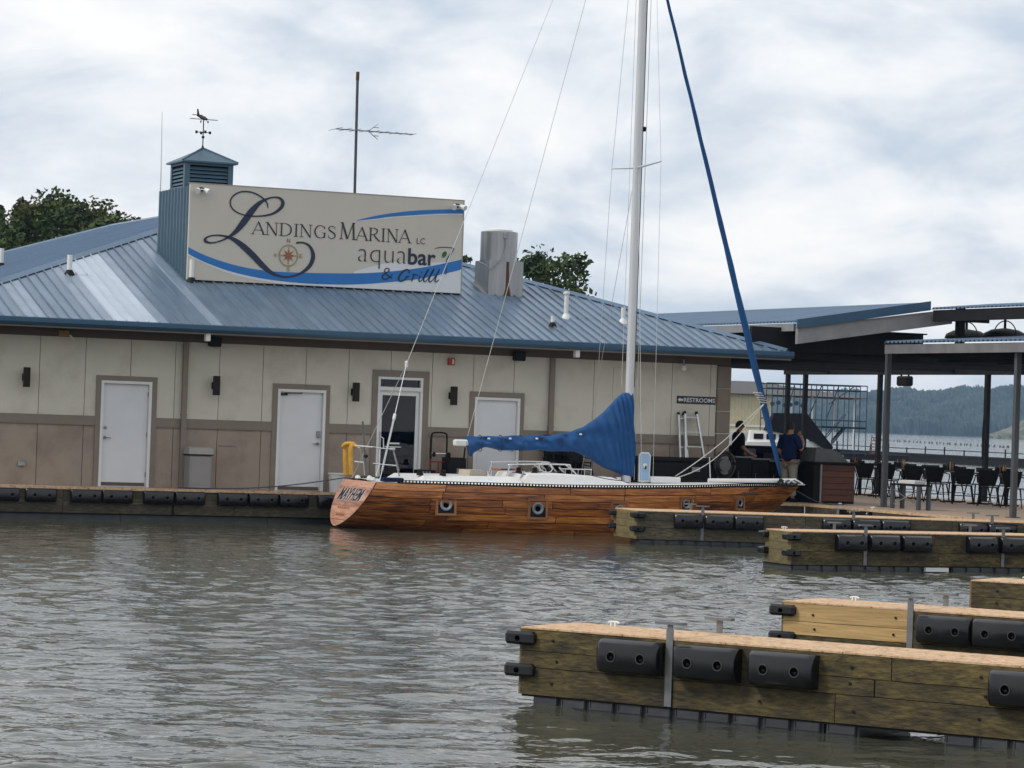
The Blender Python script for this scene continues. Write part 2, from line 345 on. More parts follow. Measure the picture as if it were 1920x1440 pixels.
# ================================================================== THE SETTING
import numpy as np
def make_water():
    x0, x1, y0, y1, st = -15., 17., 9., 67., .07
    nx, ny = int((x1-x0)/st), int((y1-y0)/st)
    xs = np.linspace(x0, x1, nx+1); ys = np.linspace(y0, y1, ny+1)
    X, Y = np.meshgrid(xs, ys); Z = np.zeros_like(X)
    rg = np.random.RandomState(3)
    for i in range(70):
        lam = .28*(1.5/.28)**(rg.rand()**1.6); th = -PI/2 + .15 + rg.randn()*.8; k = 2*PI/lam
        amp = .0025*lam**.95
        Z += amp*np.sin(k*(math.cos(th)*X+math.sin(th)*Y)+rg.rand()*2*PI)
    # gusts: patches of rougher and calmer water, calmer in the lee of the long dock
    g = .5+.5*np.sin(.23*X+.4*np.sin(.11*Y)+1.3)*np.sin(.19*Y+.5*np.sin(.2*X))
    Xl = (X-B0.x)*EX.x+(Y-B0.y)*EX.y; Yl = (X-B0.x)*EN.x+(Y-B0.y)*EN.y
    lee = np.clip((-Yl-1)/14, .28, 1)
    Z = (Z+.35*np.abs(Z)**1.2*np.sign(Z))*(.65+.6*g)*lee
    ed = np.minimum(np.minimum(X-x0, x1-X), np.minimum(Y-y0, y1-Y)); Z *= np.clip(ed/2, 0, 1)
    n = (nx+1)*(ny+1)
    V = np.stack([X.ravel(), Y.ravel(), Z.ravel()], 1)
    i = np.arange(ny)[:, None]*(nx+1)+np.arange(nx)[None, :]
    Q = np.stack([i, i+1, i+nx+2, i+nx+1], -1).reshape(-1, 4)
    BIG = 7000.
    far = np.array([(-BIG,-60,0),(BIG,-60,0),(BIG,BIG,0),(-BIG,BIG,0)], float)
    c = [0, nx, n-1, n-1-nx]
    ring = np.array([(n,n+1,c[1],c[0]),(n+1,n+2,c[2],c[1]),(n+2,n+3,c[3],c[2]),(n+3,n,c[0],c[3])])
    V = np.vstack([V, far]); Q = np.vstack([Q, ring])
    me = bpy.data.meshes.new('water'); me.vertices.add(len(V)); me.vertices.foreach_set('co', V.ravel())
    me.loops.add(len(Q)*4); me.loops.foreach_set('vertex_index', Q.ravel().astype(np.int32))
    me.polygons.add(len(Q)); me.polygons.foreach_set('loop_start', np.arange(0, len(Q)*4, 4, dtype=np.int32))
    me.polygons.foreach_set('use_smooth', np.ones(len(Q), bool))
    me.update(calc_edges=True); me.validate(); me.materials.append(M['water'])
    o = bpy.data.objects.new('water', me); COL.objects.link(o); return struct(o)
make_water()

# bank behind the marina
b = MB()
pr = [(-200,118,-.5),(2,112,-.5),(6,118,-.5),(6,122,.9),(2,116,.9),(-200,122,.9),(-200,190,3),(0,190,2),(5,190,-.5)]
b.add(pr, [(0,1,4,5),(1,2,3,4),(5,4,7,6),(4,3,8,7)])
struct(b.build('shore_bank', M['land']))

# far shore: a wooded ridge across the lake
def ridge(u): # crest height in metres above the lake for the pixel column u, at 2200 m
    pts = [(-4000,30),(600,30),(1300,31),(1600,30),(1680,34),(1740,35),(1790,37.5),(1850,36),(1900,39),(2000,42),(2600,36),(6000,30)]
    for (a, h), (c, k) in zip(pts, pts[1:]):
        if a <= u <= c: return h+(k-h)*(u-a)/(c-a)
    return 30
def make_hill():
    rg = random.Random(5); NX, NY = 900, 64; vs = []; fs = []; vt = []
    for j in range(NY+1):
        for i in range(NX+1):
            u = 1150+ (2250-1150)*i/NX; x = (u-960)/F*2200; t = j/NY
            h = (ridge(u)-9)*(math.sin(t*PI/2)**.8)
            vs.append((x, 2200+t*320+20*math.sin(x*.01), h-.3 if j else -.5))
            k = 4.2*rg.random()+2.2*math.sin(x*.31+t*29+3*math.sin(x*.07))+2.0*math.sin(x*.13-t*17)+4
            if 1688 < u < 1765 and .42 < t < .58: k *= .25            # a cleared slope
            vt.append((x+rg.uniform(-.3,.3), 2195+t*320+20*math.sin(x*.01)+rg.uniform(-2,2), h+k if j else .2))
    for j in range(NY):
        for i in range(NX):
            a = j*(NX+1)+i; fs.append((a, a+1, a+NX+2, a+NX+1))
    h = MB().add(vs, fs).build('far_hill', M['land']); struct(h)
    o = MB().add(vt, fs).build('far_forest', M['forest'], None, True); stuff(o)
make_hill()
# nearer rocky point on the right of the far shore
b = MB(); rg = random.Random(2); NX, NY = 30, 8; vs = []; fs = []
for j in range(NY+1):
    for i in range(NX+1):
        s_ = i/NX; x0_ = (1868-960)/F*1400; t = j/NY
        h = (12*min(1, s_*2.6))*(t**.7)+(rg.random()*2.2 if j else 0)
        vs.append((x0_+s_*60-t*-6, 1400+t*60+rg.uniform(-2,2), h-.4 if j == 0 else h))
for j in range(NY):
    for i in range(NX):
        a = j*(NX+1)+i; fs.append((a, a+1, a+NX+2, a+NX+1))
struct(b.add(vs, fs).build('rocky_point', mat('rocky_bluff', (.15,.14,.105), .9, var=.5, vscale=.25, dirt=(.05,.07,.03), dscale=.12, dlo=.42, dhi=.62)))

# ================================================================== MARINA BUILDING
XL, XR, ZE, DEP, TP = -5.1, 13.95, 3.93, 30.0, math.tan(math.radians(18))
AX, AY = (XL+XR)/2, (XR-XL)/2; ZA = ZE+AY*TP
WL, WR, WY, WT = -4.2, 12.72, 0.9, 3.76
def roofz(y): return ZE+TP*y
def roofhit(u, v):
    n = EN*(-TP)+Vector((0,0,1)); return loc(hit(u, v, L(0,0,ZE), n))
BLD = thing('marina_building', 'cream and taupe marina building with blue metal hip roof on the long dock', 'building', L(0,0,0), TH)
DOORS = [(-1.03,.017,2.75),(2.682,3.722,2.713),(4.858,5.856,3.045),(7.037,8.075,2.695)]
TRIMS = [(-1.132,.125,2.85),(2.574,3.811,2.822),(4.735,5.994,3.185),(6.924,8.169,2.812)]
def subtract(x0, x1, z0, z1):
    out = [(x0, x1, z0, z1)]
    for a, b_, t in DOORS:
        nxt = []
        for (p, q, r, s) in out:
            if b_ <= p or a >= q or t <= r: nxt.append((p, q, r, s)); continue
            if a > p: nxt.append((p, a, r, s))
            if b_ < q: nxt.append((b_, q, r, s))
            if t < s: nxt.append((max(p, a), min(q, b_), t, s))
        out = nxt
    return out
wall = MB()
for p, q, r, s in subtract(WL, WR, DK, WT): wall.box((p, WY+.03, r), (q, WY+.13, s))
wall.box((WL, WY+.131, DK), (WL+.12, DEP-.9, WT)).box((WR-.12, WY+.131, DK), (WR, DEP-.9, WT)).box((WL+.121, DEP-1.02, DK), (WR-.121, DEP-.9, WT))
wall = wall.build('wall', M['gap'], BLD)
j0, jp = -2.292, .9286
edges = [WL]+[j0+jp*k for k in range(-2, 17) if WL+.05 < j0+jp*k < WR-.05]+[WR]
for a, c in zip(edges, edges[1:]):
    for p, q, r, s in subtract(a+.006, c-.006, 2.0, WT):
        if q-p > .02: MB().box((p, WY, r), (q, WY+.028, s)).build('upper_panel', M['cream'], wall)
    for p, q, r, s in subtract(a+.006, c-.006, DK, 1.88):
        if q-p > .02: MB().box((p, WY, r), (q, WY+.028, s)).build('lower_panel', M['taupe'], wall)
# waist band between the door surrounds
cuts = [WL]+[k for t in TRIMS for k in (t[0], t[1])]+[WR]
for a, c in zip(cuts[::2], cuts[1::2]):
    o = MB().box((a+.001, WY-.024, 1.862), (c-.001, WY-.001, 2.035)).box((a+.001, WY-.034, 1.845), (c-.001, WY-.001, 1.861)).build('waist_band', M['trim'], BLD)
MB().box((WL, WY-.03, 3.585), (WR+.32, WY-.002, WT)).build('frieze_board', M['frieze'], BLD)
for (a, c, t), (fa, fc, ft) in zip(TRIMS, DOORS):
    MB().box((a, WY-.03, DK), (fa, WY-.001, t)).box((fc, WY-.03, DK), (c, WY-.001, t)).box((fa+.0005, WY-.03, ft), (fc-.0005, WY-.001, t)).build('door_surround', M['trim'], BLD)
def steel_door(i, hand, keypad=False, closer=False):
    a, c, t = DOORS[i]; fw = .055
    d = MB().box((a+fw+.004, WY+.045, DK+.02), (c-fw-.004, WY+.09, t-fw-.004)).build('door', M['door'], BLD)
    MB().box((a, WY-.035, DK), (a+fw, WY+.10, t)).box((c-fw, WY-.035, DK), (c, WY+.10, t)).box((a+fw, WY-.035, t-fw), (c-fw, WY+.10, t)).build('door_frame', M['frame'], BLD)
    hx = a+fw+.07 if hand < 0 else c-fw-.07; s = 1 if hand < 0 else -1
    h = MB().lathe((hx, WY+.02, DK+.98), [(.032,.026),(.032,0),(.02,-.03)], 10, 'y'); h.tube([(hx, WY-.01, DK+.98),(hx+s*.11, WY-.012, DK+.975)], .011)
    h.build('handle', M['steel'], d)
    if keypad: MB().rbox((hx-.035, WY+.005, DK+1.10), (hx+.035, WY+.045, DK+1.24), .008).build('keypad', M['steel'], d)
    else: MB().lathe((hx, WY+.02, DK+1.18), [(.03,.026),(.03,0),(.018,-.008)], 10, 'y').build('deadbolt', M['steel'], d)
    if closer: MB().box((a+fw+.01, WY-.0, t-.13), (a+fw+.16, WY+.045, t-.085)).tube([(a+fw+.1,WY-.01,t-.085),(a+fw+.45,WY-.06,t-.075),(a+fw+.48,WY+.02,t-.07)], .01).build('door_closer', M['bronze'], d)
    MB().box((a+fw, WY+.0, DK), (c-fw, WY+.1, DK+.018)).build('threshold', M['alu'], d)
    hx2 = c-fw-.012 if hand < 0 else a+fw
    for f_ in (.12, .5, .88): MB().box((hx2, WY+.02, DK+(t-DK)*f_-.05), (hx2+.012, WY+.044, DK+(t-DK)*f_+.05)).build('hinge', M['steel'], d)
    MB().box((a+fw+.02, WY+.040, DK+.02), (c-fw-.02, WY+.044, DK+.09)).build('sweep', M['frieze'], d)
steel_door(0, -1); steel_door(1, 1, True, True); steel_door(3, 1)
# glazed entrance
a, c, t = DOORS[2]; fw = .05
MB().box((a, WY-.035, DK), (a+fw, WY+.10, t)).box((c-fw, WY-.035, DK), (c, WY+.10, t)).box((a+fw, WY-.035, t-fw), (c-fw, WY+.10, t)).box((a+fw, WY-.035, 2.76), (c-fw, WY+.10, 2.84)).build('door_frame', M['frame'], BLD)
MB().box((a+fw, WY+.05, 2.84), (c-fw, WY+.06, t-fw)).build('transom_pane', M['glass'], BLD)
d = MB().box((a+fw+.004, WY+.03, DK+.02), (a+fw+.075, WY+.075, 2.755)).box((c-fw-.075, WY+.03, DK+.02), (c-fw-.004, WY+.075, 2.755)).box((a+fw+.075, WY+.03, 2.665), (c-fw-.075, WY+.075, 2.755)).box((a+fw+.075, WY+.03, DK+.02), (c-fw-.075, WY+.075, DK+.17)).build('door', M['frame'], BLD); d['label'] = 'glazed entrance door with white frame'
MB().box((a+fw+.075, WY+.048, DK+.17), (c-fw-.075, WY+.056, 2.665)).build('pane', M['glass'], d)
MB().tube([(a+fw+.04,WY+.03,DK+.95),(a+fw+.04,WY-.02,DK+.97),(a+fw+.04,WY-.02,DK+1.25),(a+fw+.04,WY+.03,DK+1.27)], .013).build('handle', M['chrome'], d)
q = MB()
for k, (x_, z_, wd, hh) in enumerate([(.30,1.72,.24,.035),(.22,1.655,.36,.02),(.33,1.60,.12,.05)]): q.box((a+x_, WY+.042, z_-.07), (a+x_+wd, WY+.047, z_+hh-.07))
q.build('hours_lettering', M['signwhite'], d)
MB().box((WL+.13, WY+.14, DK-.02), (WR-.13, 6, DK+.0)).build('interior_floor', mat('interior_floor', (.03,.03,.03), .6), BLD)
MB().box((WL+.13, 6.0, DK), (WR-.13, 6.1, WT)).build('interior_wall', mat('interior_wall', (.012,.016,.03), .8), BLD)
MB().box((WL+.0, WY+.0, WT+.002), (WR, DEP-.9, WT+.05)).build('dark_overhead_sheet', M['gap'], BLD)
# downspouts
for x_ in (.63, 8.72):
    o = MB().box((x_, WY-.11, DK), (x_+.105, WY-.032, 3.58)).build('downspout', M['trim'], BLD)
    MB().box((x_-.01, WY-.115, 2.1), (x_+.115, WY-.025, 2.13)).build('bracket', M['trim'], o)
    x2 = x_+.20
    MB().rbox((x2, -.02, 3.60), (x2+.10, .12, 3.755), .01).build('gutter_outlet', M['plastic_white'], BLD)
# stone corner pilaster
for k in range(6):
    z0 = DK+k*(WT-.19-DK)/6; z1 = DK+(k+1)*(WT-.19-DK)/6
    MB().rbox((WR+.004, WY-.06, z0+.006), (WR+.325, WY+.30, z1-.006), .012).build('stone_block', M['trim'] if k % 2 else mat('stone_block%d' % k, (.23,.185,.145), .85, var=.15, bump=.6, bscale=30), BLD)
# small wall boxes and plates
x_, z_ = W(40, 869); MB().rbox((x_-.08, WY-.05, z_-.05), (x_+.08, WY, z_+.05), .01).build('outlet_box', M['steel'], BLD)
x0_, z1_ = W(1150, 690); x1_, z0_ = W(1227, 750)
MB().box((x0_, WY-.02, z0_), (x1_, WY, z1_)).build('cover_plate', M['cream'], BLD)
x_, z_ = W(424, 836); MB().box((x_-.17, WY-.012, z_-.008), (x_+.17, WY, z_+.008)).build('wall_rail', M['trim'], BLD)
# roof
rf = MB()
e_ = [(XL,0,ZE-.03),(XR,0,ZE-.03),(XR,DEP,ZE-.03),(XL,DEP,ZE-.03),(AX,AY,ZA-.03),(AX,DEP-AY,ZA-.03)]
rf.add(e_, [(0,1,4),(1,2,5,4),(2,3,5),(3,0,4,5),(3,2,1,0)])
roof = rf.build('roof', M['roof'], BLD)
NP = 85; pw = (XR-XL)/NP
def ymax(x): return max(.0, min(x-XL, XR-x))
for k in range(NP):
    x0_ = XL+k*pw; x1_ = x0_+pw; ya, yb = ymax(x0_)-.04, ymax(x1_)-.04
    ya = max(ya, .02); yb = max(yb, .02)
    p = MB()
    p.poly([(x0_,-.06,roofz(-.06)),(x1_,-.06,roofz(-.06)),(x1_,yb,roofz(yb)),(x0_,ya,roofz(ya))])
    h, bw = .034, .034
    for (xa, ww, hh, yy) in ((x0_+.004, bw, h, ya),):
        A = [(xa, -.06), (xa, yy)]
        vs = []
        for y_ in (-.06, yy):
            z = roofz(y_); vs += [(xa,y_,z+.001),(xa+ww*.28,y_,z+hh),(xa+ww*.72,y_,z+hh),(xa+ww,y_,z+.001)]
        p.add(vs, [(0,1,5,4),(1,2,6,5),(2,3,7,6),(0,3,2,1)])
    p.build('roof_panel', M['roof_pale'] if 18 <= k <= 21 else M['roof_mid'] if k in (16,17,22,10,11,5,27) else M['roof'], roof)
# left slope with its own ribs (too far and low to pick apart)
p = MB()
p.poly([(XL-.06,-.02,ZE-.02),(AX,AY,ZA),(AX,DEP-AY,ZA),(XL-.06,DEP,ZE-.02)])
k = 0
while k*.4 < DEP:
    y_ = .2+k*.4; xe = min(AX, XL+min(y_, DEP-y_)); k += 1
    if xe > XL+.1:
        vs = []
        for x_ in (XL, xe):
            z = ZE+TP*(x_-XL); vs += [(x_,y_-.03,z),(x_,y_-.01,z+.035),(x_,y_+.01,z+.035),(x_,y_+.03,z)]
        p.add(vs, [(0,1,5,4),(1,2,6,5),(2,3,7,6)])
o = p.build('side_slope', M['roof_side'], roof); stuff(o)
# hip caps and ridge cap
def cap(a, c, name):
    a, c = Vector(a), Vector(c); t = (c-a).normalized(); s = t.cross(Vector((0,0,1))).normalized()
    q = MB(); vs = []
    for pt in (a, c): vs += [pt-s*.13-Vector((0,0,.005)), pt+Vector((0,0,.065)), pt+s*.13-Vector((0,0,.005))]
    q.add(vs, [(0,1,4,3),(1,2,5,4),(0,2,1),(3,4,5),(0,3,5,2)]); q.build(name, M['roof_side'], roof)
cap((XL,0,ZE), (AX,AY,ZA), 'hip_cap'); cap((XR,0,ZE), (AX,AY,ZA), 'hip_cap'); cap((AX,AY,ZA), (AX,DEP-AY,ZA), 'ridge_cap'); cap((XL,DEP,ZE), (AX,DEP-AY,ZA), 'hip_cap')
# gutter, soffit
g = MB(); prof = [(-.0,3.775),(-.10,3.775),(-.135,3.83),(-.135,3.91),(-.12,3.925),(.0,3.925)]
n = len(prof)
vs = [(XL-.1, y_, z_) for y_, z_ in prof]+[(XR+.1, y_, z_) for y_, z_ in prof]
g.add(vs, [(i, (i+1) % n, (i+1) % n+n, i+n) for i in range(n)]+[tuple(range(n)), tuple(range(2*n-1, n-1, -1))])
g.build('gutter', M['gutter'], BLD)
MB().box((XL-.02, .002, 3.768), (XR+.02, .05, 3.885)).build('fascia', M['frieze'], BLD)
MB().box((XL-.1, .002, 3.735), (XR+.1, .03, 3.766)).build('drip_edge', M['soffit'], BLD)
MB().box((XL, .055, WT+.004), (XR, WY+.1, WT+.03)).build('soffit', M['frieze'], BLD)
MB().box((XL-.14, .0, 3.775), (XL, DEP, 3.925)).build('gutter', M['gutter'], BLD)
MB().box((XR, .0, 3.775), (XR+.14, DEP, 3.925)).build('gutter', M['gutter'], BLD)
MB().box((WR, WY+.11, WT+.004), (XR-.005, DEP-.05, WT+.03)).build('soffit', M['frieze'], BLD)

# wall sconces
def sconce():
    t = thing('wall_sconce', '', 'wall light', (0,0,0), TH, 'bronze sconces along the dock wall')
    MB().rbox((-.06,-.24,-.195), (.06,-.12,.195), .006).build('shade', M['bronze'], t)
    MB().box((-.05,-.02,-.07), (.05,0,.07)).box((-.03,-.12,-.045), (.03,-.02,.045)).build('bracket', M['black'], t)
    return t
sc = sconce()
SL = ['bronze up-down sconce on bare wall, farthest from the glass door, left of the steel door','bronze up-down sconce above the grey waste bin','bronze up-down sconce between steel door and glass entrance','bronze up-down sconce on the hand truck side of the glass entrance']
for i, (u, v) in enumerate([(46,707),(401,723),(662,735),(845,742)]):
    o = sc if i == 0 else copy_tree(sc); x_, z_ = W(u, v); o.location = L(x_, WY-.001, z_); o['label'] = SL[i]
# speakers under the eave
for i, (u, v, lb) in enumerate([(404,638,'black box speaker under the eave above the waste bin'),(975,665,'black box speaker under the eave above the white door by the boom')]):
    x_, z_ = W(u, v, .7); t = thing('wall_speaker', lb, 'speaker', L(x_, WY-.032, z_-.03), TH, 'speakers under the eave')
    MB().rbox((-.12,-.22,-.10), (.12,-.03,.10), .02).build('cabinet', M['black'], t); MB().box((-.03,-.04,-.05), (.03,.0,.05)).build('bracket', M['black'], t)
x_, z_ = W(845, 678); t = thing('fire_alarm_strobe', 'small red fire alarm box high on the cream wall', 'alarm', L(x_, WY, z_), TH)
MB().rbox((-.075,-.07,-.075), (.075,0,.075), .01).build('housing', M['strobe'], t); MB().box((.01,-.078,-.05), (.045,-.071,.05)).build('lens', M['signwhite'], t)
x_, z_ = W(118, 625); t = thing('yellow_wall_box', 'small weathered yellow box below the eave near the bare wall', 'wall box', L(x_, WY-.03, z_), TH)
MB().rbox((-.10,-.08,-.06), (.10,0,.06), .015).build('box', mat('old_yellow', (.30,.19,.05), .7, var=.4, vscale=14), t); MB().tube([(.12,-.05,-.03),(.16,-.1,-.09),(.20,-.12,-.12)], .022).build('camera_eye', M['signwhite'], t)
x_, z_ = W(1275, 690); t = thing('gooseneck_lamp', 'white round lamp on a bent arm above the restrooms sign', 'wall light', L(x_, WY, z_), TH)
MB().tube([(-.05,0,.20),(-.05,-.10,.22),(0,-.18,.17),(0,-.18,.05)], .018).build('arm', M['steel'], t); MB().lathe((0,-.18,0), [(.01,.06),(.06,.05),(.075,0),(.06,-.05),(.01,-.07)], 14).build('globe', M['plastic_white'], t)

# ---------------------------------------------------------------- lettering helpers
def text_mesh(s, size=1., offset=0., shear=0., spacing=1., ext=.002):
    c = bpy.data.curves.new('t', 'FONT'); c.body = s; c.size = size; c.offset = offset; c.shear = shear; c.space_character = spacing; c.extrude = ext; c.resolution_u = 4
    o = bpy.data.objects.new('t', c); COL.objects.link(o)
    dg = bpy.context.evaluated_depsgraph_get(); dg.update()
    me = bpy.data.meshes.new_from_object(o.evaluated_get(dg)); bpy.data.objects.remove(o); bpy.data.curves.remove(c)
    return me
def put_text(s, mt, parent, x0, x1, zb, h, y, offset=0., shear=0., name='lettering', mtx=None):
    me = text_mesh(s, 1., offset, shear)
    vs = np.empty(len(me.vertices)*3); me.vertices.foreach_get('co', vs); vs = vs.reshape(-1, 3)
    mn, mxx = vs.min(0), vs.max(0)
    base = 0.0; cap_h = .729 if s.upper() == s else None
    k = h/((mxx[1]-0) if cap_h is None else (mxx[1]-max(mn[1],0)))
    out = np.zeros_like(vs); out[:,0] = x0+(vs[:,0]-mn[0])/(mxx[0]-mn[0])*(x1-x0); out[:,2] = zb+vs[:,1]*k; out[:,1] = y-vs[:,2]
    me.vertices.foreach_set('co', out.ravel()); me.update(); me.materials.append(mt)
    o = bpy.data.objects.new(name, me); COL.objects.link(o); o.parent = parent; return o
def ribbon(mb, pts, y, n=8):                         # pts: (x, z, full width)
    sp = spline(pts, n); vs = []
    for i, (x_, z_, w_) in enumerate(sp):
        a, c = sp[max(i-1,0)], sp[min(i+1,len(sp)-1)]
        tx, tz = c[0]-a[0], c[1]-a[1]; l = math.hypot(tx, tz) or 1
        nx_, nz_ = -tz/l*w_/2, tx/l*w_/2
        vs += [(x_+nx_, y, z_+nz_), (x_-nx_, y, z_-nz_)]
    fs = [(2*i, 2*i+1, 2*i+3, 2*i+2) for i in range(len(sp)-1)]
    return mb.add(vs, fs)
x0_, z1_ = W(1269, 743); x1_, z0_ = W(1341, 759)
t = thing('restrooms_sign', 'black restrooms sign with white lettering and arrow on the cream wall', 'sign', L(x0_, WY-.001, z0_), TH)
wd, hh = x1_-x0_, .165
MB().box((0,-.012,0), (wd,0,hh)).build('panel', M['signink'], t)
put_text('RESTROOMS', M['signwhite'], t, .165, wd-.02, .04, .09, -.016, .012, name='lettering')
MB().prism([(.02,hh/2),(.075,hh/2+.045),(.075,hh/2+.022),(.145,hh/2+.022),(.145,hh/2-.022),(.075,hh/2-.022),(.075,hh/2-.045)], -.018, -.013).build('arrow', M['signwhite'], t)

# ---------------------------------------------------------------- rooftop sign
SY = 3.0
SG = thing('rooftop_sign', 'large cream marina sign board with navy script, blue swooshes and compass on the roof', 'sign', L(0, SY, 0), TH)
sx0, sx1, sz0, sz1 = 1.30, 7.48, 4.945, 6.965
MB().box((sx0, 0, sz0), (sx1, .07, sz1)).build('panel', M['signface'], SG)
MB().box((sx0+.25, .01, sz0-.07), (sx1, .06, sz0-.001)).build('base_rail', M['black'], SG)
MB().box((sx1+.0005, -.01, sz0), (sx1+.02, .08, sz1)).box((sx0-.02, -.01, sz1+.0005), (sx1+.02, .08, sz1+.015)).build('edge_trim', M['soffit'], SG)
for x_ in (4.4, 6.9): MB().tube([(x_, .1, sz0+.1), (x_, .1, sz1-.3)], .03).tube([(x_, .1, sz1-.3), (x_, 1.9, roofz(SY+1.9))], .03).build('brace', M['steel'], SG)
# ribbed metal box behind its left end
bx = MB(); bd = 2.25
bx.add([(sx0,.071,sz0-.06),(sx0,bd,roofz(SY+bd)-.05),(sx0,bd,sz1-.06),(sx0,.071,sz1-.06),(3.3,.071,sz0-.06),(3.3,bd,roofz(SY+bd)-.05),(3.3,bd,sz1-.06),(3.3,.071,sz1-.06)],
    [(0,1,2,3),(4,7,6,5),(0,3,7,4),(1,5,6,2),(3,2,6,7),(0,4,5,1)])
side = bx.build('side_box', M['cupola'], SG)
nr = 10
for k in range(nr):
    y_ = .12+k*(bd-.2)/(nr-1); zb_ = roofz(SY+y_)-.03
    MB().prism([(0,0),(1,0),(1,1),(0,1)], 0, 1)  # unit shape unused
    q = MB(); vs = []
    for z_ in (zb_, sz1-.055): vs += [(sx0-.001,y_-.05,z_),(sx0-.035,y_-.025,z_),(sx0-.035,y_+.025,z_),(sx0-.001,y_+.05,z_)]
    q.add(vs, [(0,1,5,4),(1,2,6,5),(2,3,7,6),(4,5,6,7),(0,3,2,1)]).build('metal_rib', M['cupola'], side)
def Z2(X, Y): return W(340+X/3.42857, 320+Y/3.42857, SY)
PXM = (Z2(1000,500)[0]-Z2(900,500)[0])/100          # metres for one unit of the traced layout
def poly_on(pts, mt, name, y):
    o = MB().poly([(Z2(*p)[0], y, Z2(*p)[1]) for p in pts]).build(name, mt, SG); return o
def band(top, bot, mt, name, y):
    T = spline(top, 8); Bq = spline(bot, 8); q = MB()
    xs = [p[0] for p in T]
    def ev(Q, X):
        for a, c in zip(Q, Q[1:]):
            if a[0] <= X <= c[0]: return a[1]+(c[1]-a[1])*(X-a[0])/max(c[0]-a[0], 1e-6)
        return Q[0][1] if X < Q[0][0] else Q[-1][1]
    lo, hi = max(T[0][0], Bq[0][0]), min(T[-1][0], Bq[-1][0]); vs = []
    N_ = 70
    for i in range(N_+1):
        X = lo+(hi-lo)*i/N_
        for Q in (T, Bq):
            x_, z_ = Z2(X, ev(Q, X)); vs.append((min(max(x_, sx0+.003), sx1-.003), y, min(max(z_, sz0+.003), sz1-.003)))
    q.add(vs, [(2*i, 2*i+1, 2*i+3, 2*i+2) for i in range(N_)]); return q.build(name, mt, SG)
topE = [(40,490),(150,543),(300,595),(450,630),(600,648),(750,655),(1000,660),(1200,658),(1400,642),(1600,614),(1815,568)]
botE = [(40,533),(150,588),(300,643),(450,680),(600,705),(800,725),(1000,732),(1150,730),(1300,720),(1500,700),(1650,672),(1815,632)]
band([(40,528),(300,640),(600,702),(1000,729),(1150,727),(1500,697),(1815,628)], [(40,545),(300,658),(600,722),(900,748),(1100,765),(1500,790),(1815,800)], M['signwhite'], 'white_swoosh', -.004)
band([(1110,648),(1250,610),(1380,585),(1500,590),(1700,588),(1815,565)], [(1110,664),(1250,660),(1400,645),(1600,617),(1815,572)], M['signwhite'], 'white_swoosh', -.004)
band(topE, botE, M['signblue'], 'blue_swoosh', -.008)
band([(1128,319),(1250,290),(1400,267),(1550,254),(1720,249),(1815,249)], [(1128,322),(1250,309),(1350,296),(1500,286),(1650,277),(1815,276)], M['signblue'], 'blue_swoosh', -.008)
band([(1128,322),(1250,309),(1350,296),(1500,286),(1650,277),(1815,276)], [(1128,326),(1250,317),(1350,304),(1500,294),(1650,285),(1815,284)], M['signwhite'], 'white_swoosh', -.004)
LP = [(557,240,6),(545,200,9),(500,160,9),(440,137,9),(380,137,9),(332,163,9),(314,203,9),(327,243,9),(372,275,8),(440,291,8),(520,291,10),(590,275,14),(638,240,20),(652,207,22),(636,180,15),(600,171,10),(552,181,12),(502,208,24),(450,262,38),(402,328,40),(352,388,28),(303,427,14),(250,452,9),(195,464,9),(158,456,16),(152,441,16),(175,423,9),(230,415,9),(290,424,14),(342,446,26),(402,490,36),(462,547,38),(522,610,34),(582,658,22),(650,682,13),(722,677,12),(782,650,17),(825,610,24),(845,562,26),(842,520,22),(820,482,15),(782,463,10),(738,464,12)]
q = MB(); ribbon(q, [(*Z2(a, c), w_*PXM) for a, c, w_ in LP], -.014, 8); q.build('script_letter', M['signnavy'], SG)
